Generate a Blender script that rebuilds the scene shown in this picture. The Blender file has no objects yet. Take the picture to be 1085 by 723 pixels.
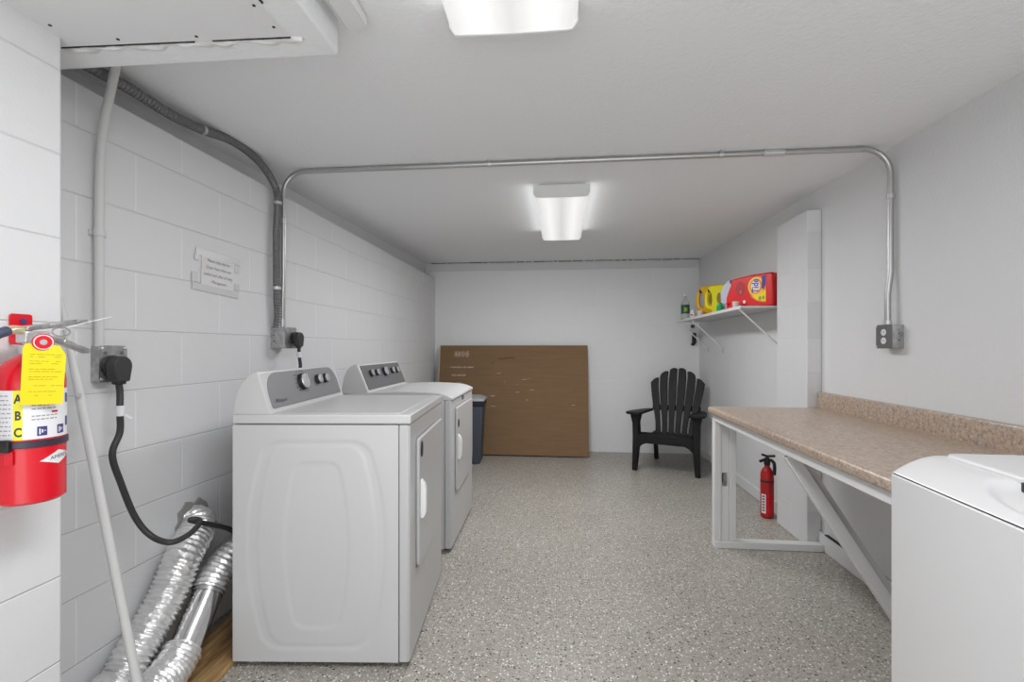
import bpy, bmesh, math, random
from mathutils import Vector, Matrix
R = math.radians
random.seed(7)
scene = bpy.context.scene
COL = scene.collection

# ------------------------------------------------------------------ camera
W_PX, H_PX, F_PX, CAM_H = 1085.0, 723.0, 510.0, 1.16
YAW = math.atan(52.5 / F_PX)
HORIZON = 369.0
cam_data = bpy.data.cameras.new('camera')
cam_data.sensor_width = 36.0
cam_data.lens = 36.0 * F_PX / W_PX
cam_data.shift_y = (HORIZON - H_PX / 2) / W_PX
cam_data.clip_start = 0.02
cam = bpy.data.objects.new('camera', cam_data)
cam.location = (0, 0, CAM_H)
cam.rotation_euler = (R(90), 0, YAW)
COL.objects.link(cam)
scene.camera = cam

# ------------------------------------------------------------------ view, world, lights
scene.view_settings.view_transform = 'Standard'
scene.view_settings.look = 'None'
scene.view_settings.gamma = 1.0
scene.view_settings.use_curve_mapping = False
scene.view_settings.exposure = 0.08
WORLD_STRENGTH = 1.0
DAYLIGHT_POWER = 23.0
CEILING_FILL = 16.0
LAMP_EMISSION = 0.66
TUBE_POWER = 19.0
SIDE_POWER = 0.30
w = bpy.data.worlds.new('world'); scene.world = w
w.use_nodes = True
w.node_tree.nodes['Background'].inputs[0].default_value = (0.93, 0.96, 1.0, 1)
w.node_tree.nodes['Background'].inputs[1].default_value = WORLD_STRENGTH
ld = bpy.data.lights.new('daylight', 'AREA')
ld.shape = 'RECTANGLE'; ld.size = 2.3; ld.size_y = 1.7; ld.energy = DAYLIGHT_POWER
ld.color = (1.0, 0.995, 0.985)
lo = bpy.data.objects.new('daylight', ld)
lo.location = (0.15, -2.35, 0.60); lo.rotation_euler = (R(120), 0, 0)
COL.objects.link(lo)
# added lamp low behind the viewer, facing up to brighten the ceiling
ld2 = bpy.data.lights.new('ceiling_fill_lamp', 'AREA'); ld2.shape = 'RECTANGLE'; ld2.size = 2.0; ld2.size_y = 1.0; ld2.energy = CEILING_FILL
lo2 = bpy.data.objects.new('ceiling_fill_lamp', ld2); lo2.location = (0.2, -1.3, 0.03); lo2.rotation_euler = (R(180), 0, 0)
COL.objects.link(lo2)

# ------------------------------------------------------------------ helpers
def P(px, py, X=None, Y=None, d=None, Z=None):
    """a point of the room seen at photo pixel (px,py) lying on a known plane of the room"""
    r = (px - W_PX / 2) / F_PX
    c, s = math.cos(YAW), math.sin(YAW)
    dx, dy, dz = r * c - s, r * s + c, (HORIZON - py) / F_PX
    if X is not None: d = X / dx
    elif Y is not None: d = Y / dy
    elif Z is not None: d = (Z - CAM_H) / dz
    return Vector((dx * d, dy * d, CAM_H + dz * d))

def catmull(pts, n=8):
    pts = [Vector(p) for p in pts]
    out = []
    q = [2 * pts[0] - pts[1]] + pts + [2 * pts[-1] - pts[-2]]
    for i in range(1, len(q) - 2):
        a, b, c, d = q[i - 1:i + 3]
        for k in range(n):
            t = k / n
            out.append(0.5 * ((2 * b) + (c - a) * t + (2 * a - 5 * b + 4 * c - d) * t * t + (3 * b - a - 3 * c + d) * t ** 3))
    out.append(pts[-1])
    return out

class MB:
    def __init__(self): self.bm = bmesh.new()
    def box(self, lo, hi, M=None):
        x0, y0, z0 = lo; x1, y1, z1 = hi
        v = [Vector(p) for p in ((x0,y0,z0),(x1,y0,z0),(x1,y1,z0),(x0,y1,z0),(x0,y0,z1),(x1,y0,z1),(x1,y1,z1),(x0,y1,z1))]
        if M: v = [M @ p for p in v]
        v = [self.bm.verts.new(p) for p in v]
        for f in ((0,3,2,1),(4,5,6,7),(0,1,5,4),(1,2,6,5),(2,3,7,6),(3,0,4,7)):
            self.bm.faces.new([v[i] for i in f])
        return self
    def bar(self, a, b, w, h, up=(0,0,1)):
        """a board from a to b, w wide across, h thick along up"""
        a, b, up = Vector(a), Vector(b), Vector(up)
        t = (b - a).normalized(); s = t.cross(up).normalized(); u = s.cross(t)
        M = Matrix((s, t, u)).transposed().to_4x4(); M.translation = a
        return self.box((-w/2, 0, -h/2), (w/2, (b-a).length, h/2), M)
    def tube(self, pts, r, seg=14, caps=True):
        pts = [Vector(p) for p in pts]; n = len(pts)
        rs = r if isinstance(r, (list, tuple)) else [r] * n
        t0 = (pts[1] - pts[0]).normalized()
        u = t0.orthogonal().normalized(); prev = t0; rings = []
        for i, p in enumerate(pts):
            t = (pts[min(i+1, n-1)] - pts[max(i-1, 0)]).normalized()
            u = (prev.rotation_difference(t) @ u); u = (u - t * u.dot(t)).normalized(); prev = t
            v = t.cross(u)
            rings.append([self.bm.verts.new(p + (u * math.cos(2*math.pi*k/seg) + v * math.sin(2*math.pi*k/seg)) * rs[i]) for k in range(seg)])
        for a, b in zip(rings, rings[1:]):
            for k in range(seg):
                self.bm.faces.new((a[k], a[(k+1) % seg], b[(k+1) % seg], b[k]))
        if caps:
            self.bm.faces.new(rings[0][::-1]); self.bm.faces.new(rings[-1])
        return self
    def lathe(self, prof, M=None, seg=32, sx=1.0, sy=1.0):
        """prof: (radius, height) pairs, turned round local z"""
        rings = []
        for r, z in prof:
            rr = max(r, 1e-5)
            ring = []
            for k in range(seg):
                a = 2 * math.pi * k / seg
                p = Vector((rr * math.cos(a) * sx, rr * math.sin(a) * sy, z))
                ring.append(self.bm.verts.new(M @ p if M else p))
            rings.append(ring)
        for a, b in zip(rings, rings[1:]):
            for k in range(seg):
                self.bm.faces.new((a[k], a[(k+1) % seg], b[(k+1) % seg], b[k]))
        self.bm.faces.new(rings[0][::-1]); self.bm.faces.new(rings[-1])
        return self
    def prism(self, poly, h, M=None, h0=0.0):
        """poly in local xy, from z=h0 to z=h"""
        f = (lambda p: M @ Vector(p)) if M else (lambda p: Vector(p))
        a = [self.bm.verts.new(f((x, y, h0))) for x, y in poly]
        b = [self.bm.verts.new(f((x, y, h))) for x, y in poly]
        self.bm.faces.new(a[::-1]); self.bm.faces.new(b)
        n = len(poly)
        for i in range(n): self.bm.faces.new((a[i], a[(i+1) % n], b[(i+1) % n], b[i]))
        return self
    def grid(self, nu, nv, fn):
        g = [[self.bm.verts.new(fn(i / nu, j / nv)) for j in range(nv + 1)] for i in range(nu + 1)]
        for i in range(nu):
            for j in range(nv):
                self.bm.faces.new((g[i][j], g[i+1][j], g[i+1][j+1], g[i][j+1]))
        return self
    def text(self, body, size, fn, depth=0.0, align='CENTER', shear=0.0, bold=0.0):
        cu = bpy.data.curves.new('t', 'FONT'); cu.body = body; cu.size = size
        cu.align_x = align; cu.align_y = 'CENTER'; cu.shear = shear; cu.resolution_u = 3; cu.offset = bold
        ob = bpy.data.objects.new('t', cu); COL.objects.link(ob)
        me = bpy.data.meshes.new_from_object(ob.evaluated_get(bpy.context.evaluated_depsgraph_get()))
        vs = [self.bm.verts.new(fn(v.co.x, v.co.y)) for v in me.vertices]
        for p in me.polygons:
            try: self.bm.faces.new([vs[i] for i in p.vertices])
            except ValueError: pass
        bpy.data.objects.remove(ob); bpy.data.curves.remove(cu); bpy.data.meshes.remove(me)
        return self
    def build(self, name, mat, parent=None, bevel=0.0, seg=2, sharp=35, fix=True):
        bm = self.bm
        if fix: bmesh.ops.recalc_face_normals(bm, faces=bm.faces)
        for f in bm.faces: f.smooth = True
        for e in bm.edges:
            if len(e.link_faces) == 2 and e.calc_face_angle(0) > R(sharp): e.smooth = False
        me = bpy.data.meshes.new(name); bm.to_mesh(me); bm.free()
        me.materials.append(mat)
        o = bpy.data.objects.new(name, me); COL.objects.link(o)
        if parent: o.parent = parent
        if bevel:
            m = o.modifiers.new('bevel', 'BEVEL'); m.width = bevel; m.segments = seg
            m.limit_method = 'ANGLE'; m.angle_limit = R(sharp); m.harden_normals = False
        return o

def tag(o, label, cat, group=None, kind=None):
    o['label'] = label; o['category'] = cat
    if group: o['group'] = group
    if kind: o['kind'] = kind
    return o
def empty(name, loc, rz, label, cat, group=None):
    o = bpy.data.objects.new(name, None); o.empty_display_size = 0.1
    o.location = loc; o.rotation_euler = (0, 0, rz); COL.objects.link(o)
    return tag(o, label, cat, group)
def struct(o):
    o['kind'] = 'structure'; return o
def rrect(x0, y0, x1, y1, r, n=6):
    rs = r if isinstance(r, (list, tuple)) else [r] * 4   # order: bottom-left, bottom-right, top-right, top-left
    out = []
    for (cx, cy, a0), q in zip(((x0, y0, 180), (x1, y0, 270), (x1, y1, 0), (x0, y1, 90)), rs):
        ox = cx + q if cx == x0 else cx - q
        oy = cy + q if cy == y0 else cy - q
        if q < 1e-6: out.append((cx, cy)); continue
        for k in range(n + 1):
            a = R(a0 + 90 * k / n); out.append((ox + q * math.cos(a), oy + q * math.sin(a)))
    return out
def ellipse(cx, cy, rx, ry, n=28):
    return [(cx + rx * math.cos(2*math.pi*k/n), cy + ry * math.sin(2*math.pi*k/n)) for k in range(n)]
def frame(origin, ex, ey):
    """matrix whose local x runs along ex, local y along ey"""
    ex = Vector(ex).normalized(); ez = ex.cross(Vector(ey)).normalized(); ey = ez.cross(ex)
    M = Matrix((ex, ey, ez)).transposed().to_4x4(); M.translation = Vector(origin); return M

# ------------------------------------------------------------------ materials
def new_mat(name, col, rough=0.5, metal=0.0, spec=0.5, **kw):
    m = bpy.data.materials.new(name); m.use_nodes = True
    b = m.node_tree.nodes['Principled BSDF']
    b.inputs['Base Color'].default_value = (*col, 1); b.inputs['Roughness'].default_value = rough
    b.inputs['Metallic'].default_value = metal; b.inputs['Specular IOR Level'].default_value = spec
    return m
def N(m, kind, **inp):
    n = m.node_tree.nodes.new(kind)
    for k, v in inp.items():
        if hasattr(n, k): setattr(n, k, v)
    return n
def link(m, a, b): m.node_tree.links.new(a, b)
def bsdf(m): return m.node_tree.nodes['Principled BSDF']
def noise(m, scale, detail=3, rough=0.5, vec=None):
    n = N(m, 'ShaderNodeTexNoise'); n.inputs['Scale'].default_value = scale
    n.inputs['Detail'].default_value = detail; n.inputs['Roughness'].default_value = rough
    if vec is None:
        tc = N(m, 'ShaderNodeTexCoord'); vec = tc.outputs['Object']
    link(m, vec, n.inputs['Vector']); return n
def ramp(m, src, stops):
    r = N(m, 'ShaderNodeValToRGB'); el = r.color_ramp.elements
    while len(el) < len(stops): el.new(0.5)
    for e, (p, c) in zip(el, stops): e.position = p; e.color = (*c, 1) if len(c) == 3 else c
    link(m, src, r.inputs[0]); return r
def bump(m, h, strength=0.3, dist=0.01, prev=None):
    b = N(m, 'ShaderNodeBump'); b.inputs['Strength'].default_value = strength; b.inputs['Distance'].default_value = dist
    link(m, h, b.inputs['Height'])
    if prev: link(m, prev.outputs[0], b.inputs['Normal'])
    link(m, b.outputs[0], bsdf(m).inputs['Normal']); return b

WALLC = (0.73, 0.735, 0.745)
def block_mat(name, axis, off, base=WALLC, joint=1.0):
    m = new_mat(name, base, 0.55, spec=0.35)
    tc = N(m, 'ShaderNodeTexCoord'); s = N(m, 'ShaderNodeSeparateXYZ'); c = N(m, 'ShaderNodeCombineXYZ')
    link(m, tc.outputs['Object'], s.inputs[0])
    ad = N(m, 'ShaderNodeMath'); ad.operation = 'ADD'; ad.inputs[1].default_value = 40.64 - off
    link(m, s.outputs[axis], ad.inputs[0]); link(m, ad.outputs[0], c.inputs[0])
    a2 = N(m, 'ShaderNodeMath'); a2.operation = 'ADD'; a2.inputs[1].default_value = 0.4064 * 10
    link(m, s.outputs['Z'], a2.inputs[0]); link(m, a2.outputs[0], c.inputs[1])
    b = N(m, 'ShaderNodeTexBrick'); b.offset = 0.5; b.offset_frequency = 2
    for k, v in (('Scale', 1.0), ('Mortar Size', 0.0045), ('Mortar Smooth', 0.6), ('Brick Width', 0.4064), ('Row Height', 0.2032)):
        b.inputs[k].default_value = v
    link(m, c.outputs[0], b.inputs['Vector'])
    b.inputs['Color1'].default_value = (*base, 1); b.inputs['Color2'].default_value = (*[x * 0.982 for x in base], 1)
    b.inputs['Mortar'].default_value = (*[x * 0.99 for x in base], 1)
    def M1(op, a, v=None):
        q = N(m, 'ShaderNodeMath'); q.operation = op; link(m, a, q.inputs[0])
        if v is not None:
            if isinstance(v, (int, float)): q.inputs[1].default_value = v
            else: link(m, v, q.inputs[1])
        return q.outputs[0]
    zz = M1('DIVIDE', a2.outputs[0], 0.2032); fr = M1('FRACT', zz); dd = M1('ABSOLUTE', M1('SUBTRACT', fr, 0.5))   # 0.5 on a bed joint
    bed = N(m, 'ShaderNodeMapRange'); bed.inputs['From Min'].default_value = 0.5 - 0.017; bed.inputs['From Max'].default_value = 0.5; link(m, dd, bed.inputs['Value'])
    notbed = N(m, 'ShaderNodeMapRange'); notbed.inputs['From Min'].default_value = 0.5 - 0.022; notbed.inputs['From Max'].default_value = 0.5 - 0.035; link(m, dd, notbed.inputs['Value'])
    head = M1('MULTIPLY', b.outputs['Fac'], notbed.outputs[0])          # upright joints, filled flush with paler paint
    mxh = N(m, 'ShaderNodeMix'); mxh.data_type = 'RGBA'; link(m, M1('MULTIPLY', head, 0.8 * joint), mxh.inputs[0]); link(m, b.outputs['Color'], mxh.inputs[6])
    mxh.inputs[7].default_value = (*[min(0.93, x * 1.16) for x in base], 1)
    link(m, mxh.outputs[2], bsdf(m).inputs['Base Color'])
    hgt = M1('SUBTRACT', M1('MULTIPLY', head, -0.25), bed.outputs[0])
    b1 = bump(m, hgt, 0.5 * joint, 0.006)
    n = noise(m, 130, 4, 0.65); b2 = bump(m, n.outputs['Fac'], 0.16, 0.004, b1)
    n2 = noise(m, 6, 3); bump(m, n2.outputs['Fac'], 0.2, 0.02, b2)
    return m
def plaster_mat(name, base, scale=70, st=0.3):
    m = new_mat(name, base, 0.6, spec=0.3)
    n = noise(m, scale, 3, 0.55); b1 = bump(m, n.outputs['Fac'], st, 0.006)
    n2 = noise(m, 3, 2); bump(m, n2.outputs['Fac'], 0.15, 0.03, b1)
    return m

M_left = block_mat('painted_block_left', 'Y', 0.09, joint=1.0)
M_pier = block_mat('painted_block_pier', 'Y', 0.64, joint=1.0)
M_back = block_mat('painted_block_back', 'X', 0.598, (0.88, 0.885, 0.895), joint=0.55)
M_pil = block_mat('painted_block_pilaster', 'Y', 2.96, joint=0.5)
M_wallr = plaster_mat('painted_wall_plaster', (0.74, 0.745, 0.755))
M_ceil = plaster_mat('ceiling_texture', (0.89, 0.90, 0.915), 60, 0.35)
M_soffit = plaster_mat('soffit_texture', (0.86, 0.87, 0.885), 60, 0.35)
M_panel = plaster_mat('hatch_board', (0.78, 0.785, 0.795), 30, 0.1)
M_trim = new_mat('white_trim_paint', (0.78, 0.78, 0.78), 0.4)
nt = noise(M_trim, 18, 4); bump(M_trim, nt.outputs['Fac'], 0.12, 0.01)
M_putty = plaster_mat('plaster_ridge', (0.74, 0.74, 0.74), 25, 0.8)
M_dark = new_mat('dark_gap', (0.03, 0.03, 0.03), 0.8)
M_enamel = new_mat('white_enamel', (0.60, 0.60, 0.605), 0.28)
M_enamel2 = new_mat('white_enamel_satin', (0.545, 0.545, 0.55), 0.3)
M_wash = new_mat('bright_white_enamel', (0.67, 0.67, 0.675), 0.28)
M_whplastic = new_mat('white_plastic', (0.86, 0.86, 0.86), 0.35)
M_grey = new_mat('console_grey', (0.26, 0.26, 0.27), 0.42, 0.3)
M_grey2 = new_mat('console_dark_grey', (0.15, 0.15, 0.155), 0.45, 0.2)
M_silver = new_mat('silver_cap', (0.62, 0.62, 0.63), 0.32, 0.7)
M_black = new_mat('black_plastic', (0.016, 0.016, 0.017), 0.45)
M_rubber = new_mat('black_rubber', (0.035, 0.035, 0.037), 0.5)
M_ink = new_mat('dark_ink', (0.05, 0.05, 0.06), 0.6)
M_chair = new_mat('black_resin', (0.011, 0.011, 0.0115), 0.55, 0.0, 0.3)
nc = noise(M_chair, 45, 4); bump(M_chair, nc.outputs['Fac'], 0.12, 0.004)
M_red = new_mat('red_gloss_paint', (0.70, 0.006, 0.02), 0.22)
M_redd = new_mat('red_extinguisher_paint', (0.46, 0.012, 0.015), 0.3)
M_yellow = new_mat('yellow_card', (0.86, 0.68, 0.0), 0.55)
M_ylab = new_mat('yellow_label', (0.88, 0.82, 0.02), 0.4)
M_label = new_mat('white_label', (0.80, 0.80, 0.82), 0.35)
M_navy = new_mat('navy_ink', (0.05, 0.05, 0.20), 0.4)
M_paper = new_mat('paper', (0.74, 0.74, 0.73), 0.8)
M_galv = new_mat('galvanised_steel', (0.48, 0.48, 0.48), 0.38, 0.85)
ng = noise(M_galv, 40, 4); rg = ramp(M_galv, ng.outputs['Fac'], [(0.3, (0.33,)*3), (0.7, (0.58,)*3)]); link(M_galv, rg.outputs[0], bsdf(M_galv).inputs['Base Color'])
M_emt = new_mat('conduit_steel', (0.50, 0.50, 0.495), 0.33, 0.85)
M_flex = new_mat('flexible_conduit_grey', (0.20, 0.20, 0.205), 0.42, 0.6)
M_wpipe = new_mat('painted_pipe', (0.66, 0.66, 0.655), 0.45)
M_foil = new_mat('aluminium_foil', (0.86, 0.86, 0.86), 0.34, 0.85)
nf = N(M_foil, 'ShaderNodeTexVoronoi'); nf.inputs['Scale'].default_value = 60
tcf = N(M_foil, 'ShaderNodeTexCoord'); link(M_foil, tcf.outputs['Object'], nf.inputs['Vector'])
bf = bump(M_foil, nf.outputs['Distance'], 0.45, 0.005); nf2 = noise(M_foil, 120, 3); bump(M_foil, nf2.outputs['Fac'], 0.3, 0.004, bf)
M_sheet = new_mat('sheet_metal', (0.72, 0.72, 0.72), 0.18, 1.0)
ns = noise(M_sheet, 14, 2); bump(M_sheet, ns.outputs['Fac'], 0.12, 0.01)
M_lens = new_mat('acrylic_diffuser', (0.8, 0.8, 0.8), 0.3)
M_fix = new_mat('fixture_white', (0.80, 0.80, 0.80), 0.4)

def floor_mat():
    m = new_mat('flake_epoxy_floor', (0.2, 0.19, 0.17), 0.38, spec=0.45)
    tc = N(m, 'ShaderNodeTexCoord'); v = tc.outputs['Object']
    big = noise(m, 1.3, 3, 0.5, v)
    base = ramp(m, big.outputs['Fac'], [(0.3, (0.345, 0.322, 0.282)), (0.7, (0.40, 0.376, 0.335))])
    fine = noise(m, 55, 3, 0.7, v)
    f2 = ramp(m, fine.outputs['Fac'], [(0.35, (0.82,)*3), (0.65, (1.16,)*3)])
    mul = N(m, 'ShaderNodeMix'); mul.data_type = 'RGBA'; mul.blend_type = 'MULTIPLY'; mul.inputs[0].default_value = 1
    link(m, base.outputs[0], mul.inputs[6]); link(m, f2.outputs[0], mul.inputs[7])
    last = mul.outputs[2]
    for sc, thr, colr, sel in ((75, 0.30, (0.80, 0.78, 0.76), 0.66), (60, 0.26, (0.045, 0.04, 0.035), 0.80), (120, 0.33, (0.66, 0.63, 0.60), 0.55), (95, 0.32, (0.12, 0.10, 0.085), 0.72)):
        vo = N(m, 'ShaderNodeTexVoronoi'); vo.inputs['Scale'].default_value = sc; link(m, v, vo.inputs['Vector'])
        lt = N(m, 'ShaderNodeMath'); lt.operation = 'LESS_THAN'; lt.inputs[1].default_value = thr; link(m, vo.outputs['Distance'], lt.inputs[0])
        sp = N(m, 'ShaderNodeSeparateColor'); link(m, vo.outputs['Color'], sp.inputs[0])
        gt = N(m, 'ShaderNodeMath'); gt.operation = 'GREATER_THAN'; gt.inputs[1].default_value = sel; link(m, sp.outputs[0], gt.inputs[0])
        mm = N(m, 'ShaderNodeMath'); mm.operation = 'MULTIPLY'; link(m, lt.outputs[0], mm.inputs[0]); link(m, gt.outputs[0], mm.inputs[1])
        mx = N(m, 'ShaderNodeMix'); mx.data_type = 'RGBA'; link(m, mm.outputs[0], mx.inputs[0]); link(m, last, mx.inputs[6]); mx.inputs[7].default_value = (*colr, 1)
        last = mx.outputs[2]
    link(m, last, bsdf(m).inputs['Base Color'])
    bump(m, fine.outputs['Fac'], 0.15, 0.003)
    return m
M_floor = floor_mat()

def granite_mat():
    m = new_mat('granite_laminate', (0.4, 0.3, 0.2), 0.3, spec=0.5)
    tc = N(m, 'ShaderNodeTexCoord'); v = tc.outputs['Object']
    n1 = noise(m, 72, 5, 0.85, v)
    c1 = ramp(m, n1.outputs['Fac'], [(0.36, (0.06, 0.045, 0.05)), (0.44, (0.26, 0.20, 0.175)), (0.5, (0.52, 0.38, 0.27)), (0.55, (0.36, 0.32, 0.31)), (0.64, (0.80, 0.69, 0.58))])
    n2 = noise(m, 38, 4, 0.7, v)
    c2 = ramp(m, n2.outputs['Fac'], [(0.40, (0.30, 0.27, 0.29)), (0.50, (0.60, 0.40, 0.22)), (0.58, (0.46, 0.41, 0.37))])
    mx = N(m, 'ShaderNodeMix'); mx.data_type = 'RGBA'; mx.inputs[0].default_value = 0.40
    link(m, c1.outputs[0], mx.inputs[6]); link(m, c2.outputs[0], mx.inputs[7])
    link(m, mx.outputs[2], bsdf(m).inputs['Base Color']); return m
M_granite = granite_mat()

def wood_mat():
    m = new_mat('stained_plank', (0.4, 0.25, 0.1), 0.55)
    tc = N(m, 'ShaderNodeTexCoord'); mp = N(m, 'ShaderNodeMapping'); mp.inputs['Scale'].default_value = (22, 3, 22)
    link(m, tc.outputs['Object'], mp.inputs[0]); n = noise(m, 1.6, 5, 0.6, mp.outputs[0])
    r = ramp(m, n.outputs['Fac'], [(0.32, (0.11, 0.055, 0.02)), (0.5, (0.38, 0.22, 0.09)), (0.68, (0.56, 0.38, 0.18))])
    link(m, r.outputs[0], bsdf(m).inputs['Base Color']); bump(m, n.outputs['Fac'], 0.2, 0.003); return m
M_wood = wood_mat()

def card_mat():
    m = new_mat('corrugated_cardboard', (0.36, 0.22, 0.11), 0.8, spec=0.2)
    tc = N(m, 'ShaderNodeTexCoord'); mp = N(m, 'ShaderNodeMapping'); mp.inputs['Scale'].default_value = (1.6, 1, 22)
    link(m, tc.outputs['Object'], mp.inputs[0]); n = noise(m, 2, 4, 0.6, mp.outputs[0])
    r = ramp(m, n.outputs['Fac'], [(0.3, (0.215, 0.132, 0.072)), (0.7, (0.250, 0.156, 0.086))])
    mp2 = N(m, 'ShaderNodeMapping'); mp2.inputs['Scale'].default_value = (3.5, 1, 11); link(m, tc.outputs['Object'], mp2.inputs[0])
    n2 = noise(m, 4.5, 5, 0.75, mp2.outputs[0])
    sc = ramp(m, n2.outputs['Fac'], [(0.66, (0, 0, 0)), (0.72, (0.35,)*3)])
    mx = N(m, 'ShaderNodeMix'); mx.data_type = 'RGBA'; link(m, sc.outputs[0], mx.inputs[0]); link(m, r.outputs[0], mx.inputs[6]); mx.inputs[7].default_value = (0.45, 0.33, 0.22, 1)
    link(m, mx.outputs[2], bsdf(m).inputs['Base Color']); bump(m, n.outputs['Fac'], 0.12, 0.004); return m
M_card = card_mat()

# ------------------------------------------------------------------ the room
XL, XR, YB, YF = -1.456, 1.50, 5.45, -2.4
XREC = -1.57
def ceil_z(y): return 2.03 + 0.0205 * y
fl = MB().box((-1.75, YF, -0.06), (XR + 0.2, YB + 0.2, 0)).build('floor', M_floor); struct(fl)
mb = MB(); bmv = [mb.bm.verts.new(p) for p in ((-1.75, YF, ceil_z(YF)), (XR+0.2, YF, ceil_z(YF)), (XR+0.2, YB+0.2, ceil_z(YB+0.2)), (-1.75, YB+0.2, ceil_z(YB+0.2)))]
bmu = [mb.bm.verts.new(v.co + Vector((0, 0, 0.08))) for v in bmv]
mb.bm.faces.new(bmv); mb.bm.faces.new(bmu[::-1])
for i in range(4): mb.bm.faces.new((bmv[i], bmv[(i+1) % 4], bmu[(i+1) % 4], bmu[i]))
struct(mb.build('ceiling', M_ceil))
# left wall stops short of the ceiling; above it a recess runs back to XREC
mb = MB(); mb.box((-1.7, 1.047, 0), (XL, YB, 1.965))
struct(mb.build('wall_left', M_left, bevel=0.006))
struct(MB().box((-1.7, 1.047, 1.965), (XREC, YB, 2.16)).build('wall_left_recess', M_wallr))
struct(MB().box((-1.7, YF, 0), (-1.20, 1.047, 2.08)).build('wall_left_pier', M_pier, bevel=0.008, seg=3))
struct(MB().box((-1.7, YB, 0), (XR + 0.15, YB + 0.15, 2.16)).build('wall_back', M_back))
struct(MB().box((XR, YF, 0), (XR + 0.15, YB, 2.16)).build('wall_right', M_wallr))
struct(MB().box((1.42, 2.96, 0), (XR, 3.355, 1.965)).build('wall_right_pilaster', M_pil, bevel=0.005))
# bond beam line and broken dark seam at the top of the back wall
struct(MB().box((XREC, YB - 0.006, 2.045), (XR - 0.005, YB, 2.128)).build('trim_1', M_wallr, bevel=0.003))
mb = MB()
x = -1.50
while x < 1.45:
    l = random.uniform(0.03, 0.16); mb.box((x, YB - 0.009, 2.134 + random.uniform(-0.001, 0.002)), (x + l, YB - 0.001, 2.139 + random.uniform(0, 0.003))); x += l + random.uniform(0.0, 0.03)
struct(mb.build('trim_2', new_mat('seam_dark_grey', (0.16, 0.16, 0.16), 0.9)))
# baseboards
struct(MB().box((XR - 0.018, 1.0, 0), (XR, 2.96, 0.10)).build('baseboard_right', M_trim, bevel=0.004))
struct(MB().box((XR - 0.014, 3.355, 0), (XR, YB, 0.085)).build('baseboard_right_far', M_wallr, bevel=0.004))
struct(MB().box((XR - 0.021, 2.70, 0.1005), (XR - 0.001, 2.89, 0.104)).build('trim_3', M_dark))
# dropped soffit with a screwed hatch board
def sz(x): return 1.96 + (x + 0.606) * 0.084          # the soffit sags towards the left wall
def sy(x): return 1.26 + (x + 0.606) * 0.15
mb = MB()
c = [mb.bm.verts.new(p) for p in ((-1.70, YF, sz(-1.70)), (-0.606, YF, sz(-0.606)), (-0.606, sy(-0.606), sz(-0.606)), (-1.70, sy(-1.70), sz(-1.70)),
     (-1.70, YF, 2.07), (-0.606, YF, 2.07), (-0.606, sy(-0.606), 2.07), (-1.70, sy(-1.70), 2.07))]
for f in ((0,3,2,1),(4,5,6,7),(0,1,5,4),(1,2,6,5),(2,3,7,6),(3,0,4,7)): mb.bm.faces.new([c[i] for i in f])
struct(mb.build('ceiling_soffit', M_soffit, bevel=0.006, seg=3))
def SP(px, py, drop=0.0):
    r = (px - W_PX / 2) / F_PX; cy_, sy_ = math.cos(YAW), math.sin(YAW)
    dx, dy, dz = r * cy_ - sy_, r * sy_ + cy_, (HORIZON - py) / F_PX
    d = (1.96 + 0.606 * 0.084 - CAM_H) / (dz - 0.084 * dx)
    return Vector((dx * d, dy * d, CAM_H + dz * d - drop))
def on_soffit(x, y, drop): return Vector((x, y, sz(x) - drop))
HA, HB, HC, HD = (-1.235, 1.068), (-0.685, 1.156), (-0.680, -1.2), (-1.235, -1.2)
mb = MB(); lo_ = [mb.bm.verts.new(on_soffit(*p, 0.0035)) for p in (HA, HB, HC, HD)]; hi_ = [mb.bm.verts.new(on_soffit(*p, 0.0005)) for p in (HA, HB, HC, HD)]
mb.bm.faces.new(lo_); mb.bm.faces.new(hi_[::-1])
for i in range(4): mb.bm.faces.new((lo_[i], lo_[(i+1) % 4], hi_[(i+1) % 4], hi_[i]))
struct(mb.build('ceiling_hatch_board', M_panel))
random.seed(21)
mb = MB()
for a, b, n in ((HA, HB, 26), (HB, HC, 20)):
    for k in range(n):
        if random.random() < 0.12: continue
        p = Vector(a).lerp(Vector(b), k / n); q = Vector(a).lerp(Vector(b), (k + 1.0) / n)
        j1, j2 = random.uniform(-0.001, 0.001), random.uniform(-0.001, 0.001)
        ox, oy = (0, 0.003) if a == HA else (0.003, 0)
        mb.bar(on_soffit(p.x + j1 + ox, p.y + oy, 0.003), on_soffit(q.x + j1 + ox, q.y + oy + j2, 0.003), random.uniform(0.0015, 0.0035), 0.004)
struct(mb.build('trim_4', M_dark))
mb = MB()
def ridge(i, j):
    x = -1.235 + i * 0.575
    yb = HA[1] + (HB[1] - HA[1]) * i / 0.96 + 0.006
    wv = 0.008 * math.sin(i * 23) + 0.005 * math.sin(i * 67 + 1)
    y = yb + 0.003 * math.sin(i * 90) * (1 - j) + (0.022 + wv) * j
    return Vector((x, y, sz(x) + 0.001 - 0.009 * math.sin(math.pi * j) * (0.7 + 0.3 * math.sin(i * 40))))
mb.grid(100, 6, ridge); struct(mb.build('trim_5', M_putty))
for (px, py, where) in ((53, 25, 'leftmost of them'), (125, 40, 'second from left'), (208, 37, 'third from left'), (290, 27, 'at its far right corner'), (269, 4, 'nearest the viewer')):
    p = SP(px, py, 0.004)
    tag(MB().lathe([(0.0036, -0.0008), (0.0038, 0.0004)], Matrix.Translation(p)).build('screw', M_dark),
        'small dark screw head in the ceiling hatch board, ' + where, 'screw', 'screws holding the hatch board')
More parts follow.
